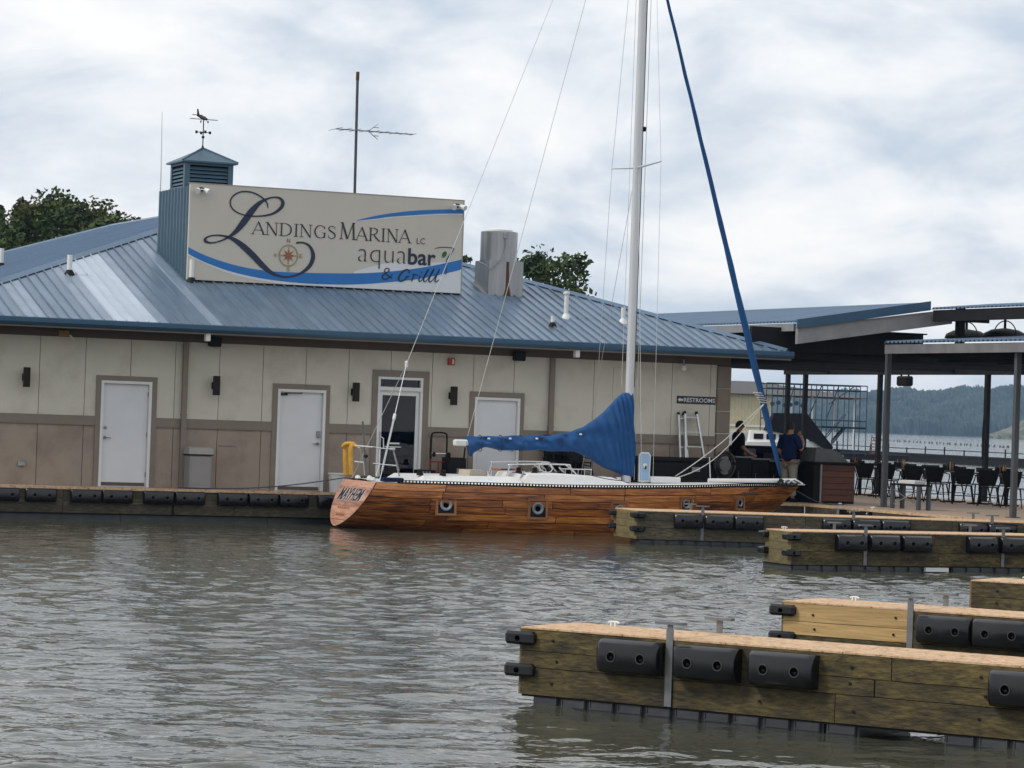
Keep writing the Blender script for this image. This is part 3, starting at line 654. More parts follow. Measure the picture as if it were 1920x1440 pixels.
# serif capitals drawn as strokes
TKW, TNW = .135, .06
def serif(x, z, w_=.24): return [(x-w_/2, z, .05), (x+w_/2, z, .05)]
GL = {
 'A': (.80, [[(.02,.02,TNW),(.38,1.0,TNW)], [(.36,1.0,TKW),(.72,.02,TKW)], [(.14,.34,.05),(.60,.34,.05)], serif(.03,.025,.2), serif(.73,.025,.26)]),
 'N': (.86, [[(.14,.02,TNW),(.14,1,TNW)], [(.12,1,TKW),(.70,.0,TKW)], [(.70,0,TNW),(.70,1,TNW)], serif(.14,.025), serif(.09,.975,.18), serif(.70,.975)]),
 'D': (.88, [[(.16,0,TKW),(.16,1,TKW)], [(.12,.975,.05),(.40,.975,.06),(.68,.80,.11),(.76,.5,.14),(.68,.20,.11),(.40,.025,.06),(.12,.025,.05)], serif(.12,.025,.2), serif(.12,.975,.2)]),
 'I': (.40, [[(.20,0,TKW),(.20,1,TKW)], serif(.20,.025,.28), serif(.20,.975,.28)]),
 'G': (.90, [[(.74,.74,.06),(.66,.90,.07),(.46,.98,.06),(.24,.86,.11),(.12,.5,.14),(.24,.14,.11),(.46,.02,.06),(.66,.08,.07),(.74,.16,.08)], [(.74,.05,TKW),(.74,.42,TKW)], serif(.72,.42,.26), [(.74,.72,.05),(.74,.97,.03)]]),
 'S': (.62, [[(.50,.74,.05),(.44,.92,.06),(.28,.98,.06),(.12,.88,.10),(.12,.70,.12),(.30,.54,.14),(.48,.38,.13),(.50,.18,.11),(.36,.03,.07),(.20,.03,.06),(.09,.14,.06),(.07,.28,.05)]]),
 'M': (1.06, [[(.14,.02,TNW),(.20,1,TNW)], [(.18,1,TKW),(.52,.03,TKW)], [(.52,.03,TNW),(.86,1,TNW)], [(.86,1,TKW),(.92,.02,TKW)], serif(.14,.025), serif(.92,.025), serif(.14,.975,.14), serif(.90,.975,.16)]),
 'R': (.80, [[(.16,0,TKW),(.16,1,TKW)], [(.12,.975,.05),(.36,.975,.06),(.56,.88,.11),(.58,.72,.13),(.50,.58,.10),(.34,.50,.06),(.16,.49,.05)], [(.36,.49,.10),(.56,.22,TKW),(.78,.02,.09)], serif(.14,.025,.24), serif(.10,.975,.16), serif(.74,.025,.14)]),
}
def serif_word(word, X0, X1, Yb, hpx, name):
    x0, zb = Z2(X0, Yb); x1, zb2 = Z2(X1, Yb+(X1-X0)*.058); tot = sum(GL[c][0] for c in word); k = (x1-x0)/tot; hm = hpx*PXM; x = x0
    for c in word:
        q = MB()
        for st in GL[c][1]: ribbon(q, [(x+a*k, zb+z*hm, w_*(hm*.85)) for a, z, w_ in st], -.012, 5 if len(st) > 2 else 1)
        q.build(name, M['signink'], SG); x += GL[c][0]*k
serif_word('ANDINGS', 455, 998, 408, 78, 'letter')
serif_word('M', 1012, 1122, 440, 104, 'letter')
serif_word('ARINA', 1122, 1475, 447, 82, 'letter')
x0_, zb_ = Z2(1512, 470); put_text('LC', M['signink'], SG, x0_, Z2(1565,470)[0], zb_, 36*PXM, -.012, -.008, name='letter')
x0_, zb_ = Z2(1135, 584); put_text('aqua', M['signink'], SG, x0_, Z2(1448,590)[0], zb_, 78*PXM, -.012, -.022, name='letter')
x0_, zb_ = Z2(1455, 600); put_text('bar', M['signnavy'], SG, x0_, Z2(1633,604)[0], zb_, 98*PXM, -.012, .018, name='letter')
# brush script "& Grill"
q = MB()
AMP = [(1355,692,5),(1330,678,9),(1308,652,8),(1310,632,6),(1328,628,6),(1334,642,8),(1312,660,8),(1292,676,8),(1296,694,9),(1316,698,8),(1340,684,7),(1356,664,5)]
GR = [[(1466,660,6),(1460,640,9),(1440,638,10),(1412,660,12),(1396,690,12),(1404,710,10),(1430,704,9),(1450,686,8),(1462,680,6),(1440,682,6)],
      [(1478,712,8),(1492,678,9),(1486,668,7),(1500,668,8),(1520,672,8)], [(1536,674,8),(1526,700,9),(1532,712,7),(1548,700,5)], [(1548,700,5),(1580,650,9),(1586,634,7),(1572,660,9),(1556,700,9),(1562,714,7),(1580,702,5)],
      [(1580,702,5),(1616,650,9),(1622,632,7),(1606,660,9),(1590,702,9),(1598,716,7),(1618,700,5)], [(1542,652,9),(1547,657,9)], [(1616,702,5),(1650,650,8),(1660,632,7)], [(1650,650,8),(1630,700,9),(1636,716,7),(1655,700,5)]]
for st in [AMP]+GR: ribbon(q, [(*Z2(a, c), w_*PXM) for a, c, w_ in st], -.016, 5)
q.build('brush_lettering', M['signnavy'], SG)
# martini glass with olive
q = MB()
for st in [[(1628,500,4),(1670,493,5),(1720,494,5),(1752,500,5)], [(1752,500,6),(1730,536,8),(1706,570,7)], [(1706,570,5),(1702,620,5),(1700,668,6)]]: ribbon(q, [(*Z2(a, c), w_*PXM) for a, c, w_ in st], -.014, 4)
q.build('glass_outline', M['signnavy'], SG)
q = MB(); ribbon(q, [(*Z2(a, c), w_*PXM) for a, c, w_ in [(1662,668,3),(1690,674,7),(1712,668,3)]], -.014, 4); q.build('glass_foot', M['signwhite'], SG)
q = MB(); cx_, cz_ = Z2(1690, 538); q.poly([(cx_+.062*math.cos(a*PI/8)*.85+.02*math.sin(a*PI/8), -.013, cz_+.068*math.sin(a*PI/8)) for a in range(16)]); q.build('olive', M['signgreen'], SG)
# compass rose
cx_, cz_ = Z2(688, 546); R_ = 58*PXM
q = MB(); ribbon(q, [(cx_+R_*math.cos(a*PI/16), cz_+R_*1.08*math.sin(a*PI/16), 9*PXM) for a in range(33)], -.012, 2); q.build('compass_ring', M['signtan'], SG)
q = MB()
for k in range(8):
    a = k*PI/4; r1 = R_*(1.22 if k % 2 == 0 else .86)
    q.poly([(cx_+r1*math.cos(a), -.015, cz_+r1*math.sin(a)), (cx_+R_*.30*math.cos(a+.39), -.015, cz_+R_*.30*math.sin(a+.39)), (cx_, -.015, cz_), (cx_+R_*.30*math.cos(a-.39), -.015, cz_+R_*.30*math.sin(a-.39))])
q.build('compass_star', M['signtan'], SG)
q = MB()
for k in range(8):
    a = k*PI/4+.02; q.poly([(cx_+R_*.62*math.cos(a), -.018, cz_+R_*.62*math.sin(a)), (cx_+R_*.30*math.cos(a+.39), -.018, cz_+R_*.30*math.sin(a+.39)), (cx_, -.018, cz_), (cx_+R_*.30*math.cos(a-.39), -.018, cz_+R_*.30*math.sin(a-.39))])
q.build('compass_heart', M['signbrown'], SG)
for ch, X, Y, mt in (('N',688,462,'signbrown'),('W',604,556,'signtan'),('E',768,560,'signtan'),('S',686,646,'signtan')):
    x0_, zb_ = Z2(X-10, Y); put_text(ch, M[mt], SG, x0_, x0_+20*PXM, zb_, 24*PXM, -.013, 0, name='compass_letter')
# twin floodlights on the board
for X, Y, lb in ((125,120,'white twin floodlight at the top corner of the marina sign by the ribbed box'),(1768,225,'white twin floodlight at the top corner of the marina sign by the upper swoosh')):
    x_, z_ = Z2(X, Y); t = thing('sign_floodlight', lb, 'floodlight', L(x_, SY, z_), TH, 'floodlights on the sign')
    MB().rbox((-.05,-.05,-.04), (.05,0,.04), .01).build('base', M['black'], t)
    for s in (-1, 1): MB().tube([(0,-.05,0),(s*.07,-.10,-.02)], .012).tube([(s*.07,-.08,.0),(s*.10,-.14,-.03),(s*.13,-.20,-.06)], [.03,.05,.062], 10).build('lamp_head', M['plastic_white'], t)

# ---------------------------------------------------------------- cupola and weathervane
CYL = 3.62
cx0, _ = W(346.5, 320, CYL); cx1, _ = W(437.5, 320, CYL); czb = sz1-.07; _, czt = W(346.5, 303, CYL); cw = cx1-cx0
t = thing('roof_cupola', 'blue louvred cupola with pyramid cap above the ribbed sign box', 'cupola', L(cx0, CYL, czb), TH)
hh = czt-czb
MB().box((.05,.05,0), (cw-.05,cw-.05,hh)).build('core', M['dark'], t)
for (a, c) in ((0,0),(cw-.11,0),(0,cw-.11),(cw-.11,cw-.11)): MB().box((a,c,0), (a+.11,c+.11,hh)).build('corner_post', M['cupola'], t)
MB().box((.11,.005,0), (cw-.11,.1,.06)).box((.005,.11,0), (.1,cw-.11,.06)).box((.11,.005,hh-.05), (cw-.11,.1,hh)).box((.005,.11,hh-.05), (.1,cw-.11,hh)).build('rail', M['cupola'], t)
for k in range(5):
    z_ = .09+k*(hh-.16)/5
    MB().add([(.11,.012,z_),(cw-.11,.012,z_),(cw-.11,.05,z_+.05),(.11,.05,z_+.05),(.11,.012,z_+.012),(cw-.11,.012,z_+.012),(cw-.11,.05,z_+.062),(.11,.05,z_+.062)], [(0,1,2,3),(4,7,6,5),(0,4,5,1),(1,5,6,2),(2,6,7,3),(3,7,4,0)]).build('louvre_slat', M['cupola'], t)
    MB().add([(.012,.11,z_),(.012,cw-.11,z_),(.05,cw-.11,z_+.05),(.05,.11,z_+.05),(.012,.11,z_+.012),(.012,cw-.11,z_+.012),(.05,cw-.11,z_+.062),(.05,.11,z_+.062)], [(0,1,2,3),(4,7,6,5),(0,4,5,1),(1,5,6,2),(2,6,7,3),(3,7,4,0)]).build('louvre_slat', M['cupola'], t)
_, ca = W(380, 278, CYL+cw/2); ca -= czb; ov = .08; m_ = cw/2
q = MB(); q.add([(-ov,-ov,hh),(cw+ov,-ov,hh),(cw+ov,cw+ov,hh),(-ov,cw+ov,hh),(-ov,-ov,hh+.035),(cw+ov,-ov,hh+.035),(cw+ov,cw+ov,hh+.035),(-ov,cw+ov,hh+.035),(m_,m_,ca)], [(3,2,1,0),(0,1,5,4),(1,2,6,5),(2,3,7,6),(3,0,4,7),(4,5,8),(5,6,8),(6,7,8),(7,4,8)])
cp = q.build('cap', M['cupola'], t)
for a, c in ((-ov,-ov),(cw+ov,-ov)): MB().tube([(a,c,hh+.04),(m_,m_,ca+.01)], .018, 5).build('hip_seam', M['cupola'], cp)
vx, vz0 = W(380, 278, CYL+cw/2); _, vz1 = W(381, 222, CYL+cw/2)
t = thing('weathervane', 'dark airplane weathervane with direction arms on the cupola peak', 'weathervane', L(vx, CYL+cw/2, vz0-.03), TH)
H_ = vz1-vz0
MB().tube([(0,0,-.02),(0,0,H_)], .012, 6).lathe((0,0,.02), [(.05,-.03),(.03,.02),(.012,.08)], 10).build('rod', M['bronze'], t)
MB().lathe((0,0,H_*.42), [(.005,-.035),(.03,-.018),(.035,0),(.03,.018),(.005,.035)], 10).build('ball', M['bronze'], t)
q = MB().tube([(-.14,0,H_*.58),(.14,0,H_*.58)], .008, 5).tube([(0,-.14,H_*.58),(0,.14,H_*.58)], .008, 5); q.build('direction_arm', M['bronze'], t)
for a, c in ((-.15,0),(.15,0),(0,-.15),(0,.15)): MB().cbox((a,c,H_*.58), (.05,.012,.06)).build('direction_letter', M['bronze'], t)
pl = MB().tube([(-.10,.16,H_+.10),(-.04,.06,H_+.06),(0,-.04,H_+.03),(.03,-.14,H_)], [.012,.035,.045,.02], 8).build('airplane_body', M['bronze'], t)
MB().add([(-.30,-.06,H_+.0),(.30,-.06,H_+.0),(.30,.03,H_+.005),(-.30,.03,H_+.005),(-.30,-.06,H_+.012),(.30,-.06,H_+.012),(.30,.03,H_+.017),(-.30,.03,H_+.017)], [(0,1,2,3),(4,7,6,5),(0,4,5,1),(1,5,6,2),(2,6,7,3),(3,7,4,0)]).build('wing', M['bronze'], pl)
MB().prism([(-.11,H_+.08),(-.05,H_+.08),(-.09,H_+.24),(-.115,H_+.24)], .12, .135).cbox((-.10,.14,H_+.11), (.22,.06,.01)).build('tail', M['bronze'], pl)
for s in (-.08, .08): MB().lathe((s,-.06,H_-.05), [(.025,-.008),(.025,.008)], 8, 'x').tube([(s,-.06,H_-.05),(s*.5,-.04,H_+.0)], .006, 4).build('wheel', M['bronze'], pl)

# antennas
x_, z1_ = W(304, 208, 5.35); x0_, _ = W(299, 400, 5.35); z0_ = roofz(5.35)
t = thing('whip_antenna', 'thin white whip antenna beside the ribbed sign box', 'antenna', L(x0_, 5.35, z0_-.02), TH)
MB().tube([(0,0,0),(0,0,.75)], .025, 6).build('mount', M['steel'], t); MB().tube([(0,0,.7),(0,0,1.8),(x_-x0_,0,z1_-z0_)], [.016,.013,.007], 6).build('whip', M['plastic_white'], t)
x_, z1_ = W(671, 133, 3.2); x0_, _ = W(667, 360, 3.2); z0_ = roofz(3.2)
t = thing('tv_antenna', 'dark aerial mast with horizontal yagi antenna rising behind the sign', 'antenna', L(x0_, 3.2, z0_-.02), TH)
Hm = z1_-z0_
MB().tube([(0,0,0),(x_-x0_,0,Hm-.15)], .032, 8).build('mast', mat('dark_mast', (.07,.075,.085), .5, .4), t); MB().tube([(x_-x0_,0,Hm-.18),(x_-x0_,0,Hm)], .04, 8).build('cap', M['rust'], t)
ax0, az = W(628, 240, 3.2); ax1, _ = W(773, 239, 3.2); az -= z0_
bm_ = MB().tube([(ax0-x0_,-.05,az),(ax1-x0_,-.05,az)], .014, 6).build('boom', M['steel'], t)
for k in range(9):
    f = k/8; x_ = (ax0-x0_)+(ax1-ax0)*f; l = .55-.3*f
    MB().tube([(x_,-.05-l*.8,az),(x_,-.05+l*.8,az)], .006, 4).build('element', M['steel'], bm_)
for s in (-1, 1): MB().tube([(.0+.22,-.05,az),(.42,-.05-.06,az+s*.17)], .008, 4).tube([(.32,-.05,az+s*.09),(.46,-.05,az+s*.09)], .008, 4).build('reflector', M['steel'], bm_)

# exhaust fan
c0 = roofhit(915, 553); fx, fy = c0.x, c0.y; fwid = .82; fdep = .80
zb_ = roofz(fy)-.03; _, zt_ = W(915, 487, fy)
t = thing('exhaust_fan', 'round galvanised exhaust fan on a rust-streaked square curb', 'roof fan', L(fx, fy, zb_), TH)
h_ = zt_-zb_
MB().add([(0,0,0),(fwid,0,0),(fwid,fdep,.2),(0,fdep,.2),(0,0,h_),(fwid,0,h_),(fwid,fdep,h_),(0,fdep,h_)], [(0,3,2,1),(4,5,6,7),(0,1,5,4),(1,2,6,5),(2,3,7,6),(3,0,4,7)]).build('curb', M['sheet'], t)
MB().add([(-.1,-.12,-.02),(fwid+.1,-.12,-.02),(fwid+.1,fdep,.37),(-.1,fdep,.37)], [(0,1,2,3)]).build('flashing', M['steel'], t)
q = MB(); q.poly([(fwid*.50,-.004,h_-.02),(fwid*.58,-.004,h_-.02),(fwid*.60,-.004,.25),(fwid*.66,-.004,.02),(fwid*.44,-.004,.02),(fwid*.50,-.004,.2)]); q.build('rust_streak', M['rust'], t)
_, zc_ = W(935, 436, fy+fdep/2); hc = zc_-zb_; r_ = .41; cc = (fwid*.47, fdep/2, 0)
MB().lathe((cc[0],cc[1],0), [(r_*.9,h_-.02),(r_,h_),(r_,hc),(r_*.98,hc+.01)], 28).build('drum', M['sheet'], t, 'auto')
MB().lathe((cc[0],cc[1],0), [(r_*.72,hc),(r_*.72,hc+.05),(r_*.5,hc+.08),(.02,hc+.10)], 28).build('cap', M['plastic_white'], t, 'auto')
MB().tube(spline([(cc[0]-.03,cc[1]-r_-.01,hc-.08),(cc[0]-.02,cc[1]-r_-.02,hc-.35),(cc[0]-.15,-.03,h_-.05),(cc[0]-.38,-.04,h_-.22),(-.06,-.03,h_-.14),(-.2,.1,h_-.05)], 6), .016, 6).build('conduit', M['steel'], t)
MB().rbox((cc[0]-.07,cc[1]-r_-.04,hc-.16), (cc[0]+.02,cc[1]-r_+.05,hc-.02), .01).build('switch_box', M['steel'], t)
# vent pipes
def vent(u0, v0, vt, r, lb, boot='black', p=None, cap_=False):
    p = p or roofhit(u0, v0)
    _, zt = W(u0, vt, p.y); t = thing('vent_pipe', lb, 'vent pipe', L(p.x, p.y, p.z-.02), TH, 'white vent pipes on the roof')
    pp = MB().tube([(0,0,-.02),(0,0,zt-p.z)], r, 12).build('pipe', M['plastic_white'], t, 'auto')
    MB().lathe((0,0,0), [(r*2.2,-.02),(r*1.9,.04),(r*1.3,.09),(r*1.05,.11)], 12).build('boot', M[boot], t, 'auto')
    if cap_: MB().lathe((0,0,zt-p.z), [(r*1.3,-.03),(r*1.5,.0),(r*1.3,.03),(.01,.04)], 12).build('cap', M['plastic_white'], t, 'auto')
vent(130, 514, 476, .055, 'white vent pipe with black boot by the hip, left of the faded panels')
vent(359, 528, 485, .055, 'white vent pipe with black boot in front of the sign corner')
vent(1036, 612, 591, .045, 'short white vent pipe with black boot, right of the exhaust fan')
vent(1061, 596, 548, .05, 'tall white vent pipe with white base flange, right of the exhaust fan', 'plastic_white', None, True)
vent(1168, 605, 575, .05, 'white vent pipe partly behind the sailboat mast', 'plastic_white')
nL = EX*(-TP)+Vector((0,0,1)); pL = loc(hit(2, 500, L(XL,0,ZE), nL)); vent(2, 500, 464, .06, 'white vent pipe on the darker side slope of the roof', 'black', pL)

# ================================================================== DOCKS
def bumper_mesh(Lb, hb, db):
    q = MB(); prof = [(0,.5),(-.62,.5),(-.88,.40),(-1.0,.16),(-1.0,-.16),(-.88,-.40),(-.62,-.5),(0,-.5)]; n = len(prof); vs = []
    for x_, k in ((0,.72),(.015,.88),(.05,1.0),(Lb-.05,1.0),(Lb-.015,.88),(Lb,.72)):
        vs += [(x_, p[0]*db*k, p[1]*hb*(.9+.1*k)) for p in prof]
    fs = [tuple(range(n-1,-1,-1)), tuple(5*n+i for i in range(n))]
    for j in range(5):
        for i in range(n): fs.append((j*n+i, j*n+(i+1) % n, (j+1)*n+(i+1) % n, (j+1)*n+i))
    return q.add(vs, fs).mesh('bumper', M['rubber'], 'auto')
def socket_mesh(r):
    q = MB().lathe((0,0,0), [(r*1.28,.004),(r*1.24,-.006),(r*1.02,-.006),(r*.96,.003)], 16, 'y'); return q.mesh('bolt_socket', M['socket'], 'auto')
def socketin_mesh(r): return MB().lathe((0,0,0), [(r,.001),(r,-.003)], 14, 'y').mesh('bolt_shade_disc', M['flat_black'])  # solid disc on the surface, its black imitates a shaded recess
def bolt_mesh(r): return MB().lathe((0,0,0), [(r,.0),(r,-.005),(r*.5,-.007)], 6, 'y').mesh('bolt', M['beam_dark'])
BM, SM, SI, BT = bumper_mesh(.55, .262, .155), socket_mesh(.034), socketin_mesh(.035), bolt_mesh(.011)
BMS = bumper_mesh(.615, .26, .14)
CBM = MB().rbox((0,0,0), (.27,.20,.105), .022).mesh('corner_bumper', M['rubber'])
def add_bumper(parent, x_, y_, zc, detail, me=BM, ln=.55, db=.155, rot=(0,0,0)):
    o = inst('bumper', me, parent, (x_, y_, zc), rot)
    if detail:
        for f in (.24, .72):
            s = inst('bolt_socket', SM, o, (ln*f+.02, -db, 0)); 
            inst('bolt_shade_disc', SI, o, (ln*f+.02, -db-.001, 0)); inst('bolt', BT, o, (ln*f+.028, -db-.004, -.008))
    return o
TBR = MB().box((-.03,-.012,.10), (.03,-.0,.70)).box((-.022,-.012,.70), (.022,.002,.735)).box((-.125,-.03,.735), (.125,.035,.757)).mesh('mooring_bracket', M['galv_post'])
TBR2 = MB().box((-.025,-.0,.60), (.025,.012,.735)).box((-.12,-.03,.735), (.12,.035,.757)).mesh('mooring_bracket', M['galv_post'])
CLEAT = MB().tube(spline([(-.09,0,.045),(-.05,0,.06),(.05,0,.06),(.09,0,.045)], 4), .014, 6).box((-.045,-.02,.0), (-.02,.02,.055)).box((.02,-.02,0), (.045,.02,.055)).mesh('cleat', M['plastic_white'])
def float_mesh(Lf, n=4):
    q = MB().box((0,.03,-.35), (Lf,.95,.095))
    for k in range(n):
        a = k*Lf/n+.025; c = (k+1)*Lf/n-.025
        q.rbox((a, -.0, -.06), (c, .034, .088), .012); q.box((a, -.012, .018), (c, -.0005, .030)); q.box((a, -.008, .018), (a+.008, -.0005, .08)); q.box((c-.008, -.008, .018), (c, -.0005, .08))
    return q.mesh('float', M['float'])
def split(x0, x1, cuts, gap=.004):
    xs = [x0]+sorted(c for c in cuts if x0+.1 < c < x1-.1)+[x1]; return [(a+gap, c-gap) for a, c in zip(xs, xs[1:])]
def finger(label, P0, ang, length, width, skew, bumps, brs, cleats, floats, seed, new_to=None, detail=True, endmat='lit_end_pine', seam=1.42, corner=True, wood='wet', both=False):
    rg = random.Random(seed)
    t = thing('finger_dock', label, 'dock', (P0.x, P0.y, 0), ang, 'finger docks')
    def bk(y_): return skew*y_/width
    k = 0; x_ = 0.
    while x_ < length:                               # grit deck slabs
        x1 = min(length, x_+seam)
        a0, a1 = (bk(0), bk(width)) if k == 0 else (0, 0)
        q = MB(); g = .005
        lo = [(x_+g+a0*0-(.012 if k == 0 else 0), -.012), (x1-g,-.012), (x1-g,width+.012), (x_+g+a1-(.012 if k == 0 else 0), width+.012)]
        q.add([(p[0],p[1],.616) for p in lo]+[(p[0],p[1],DK+rg.uniform(-.002,.002)) for p in lo], [(3,2,1,0),(4,5,6,7),(0,1,5,4),(1,2,6,5),(2,3,7,6),(3,0,4,7)])
        q.build('deck_slab', M['deck'], t); x_ = x1; k += 1
    rows = [(.445,.614),(.315,.440),(.095,.309)]
    for r, (z0, z1) in enumerate(rows):
        cuts = [x_ for x_ in brs] if r == 2 else [brs[0]] if (brs and r < 2 and rg.random() < .5) else []
        cuts = list(cuts)+([new_to] if new_to and r < 2 else [])
        xx = rg.uniform(2.4, 3.4)
        while xx < length: cuts.append(xx); xx += rg.uniform(2.2, 3.2)
        for a, c in split(0, length, cuts):
            isb = lambda e_: r == 2 and any(abs(e_-k_) < .02 for k_ in brs)
            a2 = a+(.03 if isb(a) else 0); c2 = c-(.03 if isb(c) else 0)
            mt = M['new_pine'] if (new_to and r < 2 and c <= new_to+.01) else M[wood]
            MB().box((a2, -.006+rg.uniform(-.006,.004), z0), (c2, .04, z1)).build('plank', mt, t)
    for r, (z0, z1) in enumerate(rows):              # end planks
        q = MB(); o1 = -.02
        q.add([(o1,.0,z0),(.03,.0,z0),(.03+skew,width,z0),(o1+skew,width,z0),(o1,.0,z1),(.03,.0,z1),(.03+skew,width,z1),(o1+skew,width,z1)], [(0,1,2,3),(4,7,6,5),(0,4,5,1),(1,5,6,2),(2,6,7,3),(3,7,4,0)])
        q.build('end_plank', M[endmat], t)
    MB().box((.05, .045, .09), (length, width-.0, .597)).build('frame', M['beam_dark'], t)
    MB().box((.0, .02, .076), (length, width, .093)).build('lower_rail', M['black'], t)
    xx = .32
    while xx < min(length, 5):
        for z_ in (.53, .38, .20): inst('board_bolt', BT, t, (xx+rg.uniform(-.03,.03), -.012, z_+rg.uniform(-.02,.02)), (0,0,0), (1.2,1,1.2))
        xx += rg.uniform(.7,1.1)
    for x_ in brs:
        inst('mooring_bracket', TBR, t, (x_, -.008, 0)); inst('mooring_bracket', TBR2, t, (x_-.02, width+.0, 0))
    for x_, y_ in cleats: inst('cleat', CLEAT, t, (x_, y_, DK), (0, 0, rg.uniform(-.2,.2)), (.6,.6,.6))
    for x_ in bumps: add_bumper(t, x_, -.004, .462, detail)
    if corner:
        for z_ in (.49, .235):
            inst('corner_bumper', CBM, t, (-.13, -.075, z_)); inst('bolt_shade_disc', SI, t, (-.0, -.078, z_+.05), (0,0,0), (.6,1,.6))
            if both: inst('corner_bumper', CBM, t, (-.14+skew, width-.14, z_))
    for a, c in floats:
        inst('float', float_mesh(c-a, max(1, round((c-a)/.27))), t, (a, .012, 0))
    return t
def axis(p, q):
    d = q-p; return math.atan2(d.y, d.x)
# near finger
def along(P0, ang, u, v):
    n = Vector((-math.sin(ang), math.cos(ang), 0)); h = hit(u, v, P0, n)-P0; return h.dot(Vector((math.cos(ang), math.sin(ang), 0)))
PN = ground(980, 1174.5, DK); AN = axis(PN, ground(1920, 1249, DK))
aN = lambda u: along(PN, AN, u, 1220)
finger('long olive finger dock with three big bumpers in a row and a gap underneath', PN, AN, 9.0, .82, .0,
    [aN(1133), aN(1275), aN(1416), aN(1866), aN(1866)+.56, aN(1866)+1.12], [aN(1257), aN(1257)+3.6], [(.42,.72)], [(.10, aN(1545)), (aN(1545)+.02, aN(1612)), (aN(1772), 9.0)], 11)
PM_ = ground(1470, 1126, DK); AM = AN
aM = lambda u: along(PM_, AM, u, 1160)
finger('finger dock with two pale new pine boards beside its first bracket', PM_, AM, 9.0, .82, .0,
    [aM(1727), aM(1727)+.56, aM(1727)+1.12], [aM(1708), aM(1708)+3.6], [(.40,.72)], [(.1,3.4),(3.45,9.0)], 12, new_to=aM(1704))
PS_ = ground(1822, 1087, DK)
finger('finger dock with a bare red pine end and no corner bumpers', PS_, AM, 8.0, .82, -.0, [2.6, 3.2], [2.2], [(.42,.6)], [(.1,7.9)], 13, endmat='red_pine', corner=False)
# far fingers off the patio walkway
PA = ground(1196, 957, DK); AA = axis(PA, ground(1920, 980, DK)); aA = lambda u: along(PA, AA, u, 975)
finger('weathered finger dock lying against the varnished hull of the sailboat', PA, AA, 8.2, 1.30, -.24,
    [aA(1263), aA(1320), aA(1376), aA(1541), aA(1597), aA(1652), aA(1797), aA(1852)], [aA(1317), aA(1600), aA(1860)], [], [(.02,3.6),(3.65,8.1)], 14, detail=True, wood='grey_pine', seam=2.4, both=True)
PB = ground(1486, 996, DK); AB = axis(PB, ground(1920, 1004, DK)); aB = lambda u: along(PB, AB, u, 1015)
finger('weathered finger dock with a pale end and white plate at the waterline', PB, AB, 7.0, .95, .06,
    [aB(1565), aB(1627), aB(1688), aB(1811), aB(1872)], [aB(1622), aB(1880)], [(.3,.8)], [(.02,3.0),(3.03,6.9)], 15, detail=True, seam=2.4, both=True)
x_ = aB(1756); q = Vector((math.cos(AB), math.sin(AB), 0))*x_+PB
o = MB().box((-.22,-.05,.01), (.22,.03,.075)).build('waterline_plate', M['plastic_white']); o.location = (q.x, q.y, 0); o.rotation_euler = (0,0,AB); tag(o, 'pale foam block floating under the finger dock at the waterline', 'foam block')
# main dock: long front, walkway and patio
DCK = thing('main_dock', 'long timber dock carrying the building and the patio walkway', 'dock', L(0,0,0), TH)
MB().box((-16,.03,.575), (14.55,31,DK)).build('front_deck', M['concrete'], DCK)
MB().box((14.552,-22,.575), (23,16,DK)).build('patio_deck', M['concrete'], DCK)
MB().box((-16,-.03,.585), (14.5,.029,DK+.012)).build('deck_edge', M['deck'], DCK)
MB().box((14.50,-22,.585), (14.55,-.03,DK+.012)).build('walkway_edge', M['deck'], DCK)
rg = random.Random(4); xx = -16.
while xx < 14.5:
    x1 = min(14.5, xx+rg.uniform(2.4, 3.6))
    MB().box((xx+.005, .0+rg.uniform(-.006,.006), .335), (x1-.005, .06, .58)).build('plank', M['grey_pine'], DCK)
    MB().box((xx+.005, .0+rg.uniform(-.006,.006), .125), (x1-.005, .06, .328)).build('plank', M['grey_pine'], DCK); xx = x1
xx = -22.
while xx < 0:
    x1 = min(0, xx+rg.uniform(2.4, 3.6))
    MB().box((14.51+rg.uniform(-.006,.006), xx+.005, .335), (14.57, x1-.005, .58)).build('plank', M['grey_pine'], DCK)
    MB().box((14.51+rg.uniform(-.006,.006), xx+.005, .125), (14.57, x1-.005, .328)).build('plank', M['grey_pine'], DCK); xx = x1
for k in range(10): MB().box((-16+k*3.05, .12, -.4), (-16+k*3.05+3.04, 3, .12)).build('float', M['float'], DCK)
for k in range(7): MB().box((14.65, -22+k*3.1, -.4), (17, -22+k*3.1+2.9, .12)).build('float', M['float'], DCK)
MB().box((-16,.05,.10), (14.5,.3,.13)).build('lower_rail', M['black'], DCK)
for u in (-24, 46, 131, 190, 268, 327, 407, 465, 522, 594, 652): add_bumper(DCK, W(u, 930, 0)[0], -.004, .462, True, BMS, .615, .14)
for y_ in (-1.6, -2.3, -4.6, -7.9): add_bumper(DCK, 14.5, y_, .462, False, BMS, .615, .14, (0,0,-PI/2))
MB().box((W(325,930,0)[0]-.02,-.03,.12), (W(325,930,0)[0]+.02,-.004,.35)).build('joint_bracket', M['black'], DCK)
for u_, v_ in ((1612,955),(1575,948)):
    a, c = G(u_, v_); inst('cleat', CLEAT, DCK, (max(a,14.62), c, DK), (0,0,PI/2), (.8,.8,.8))

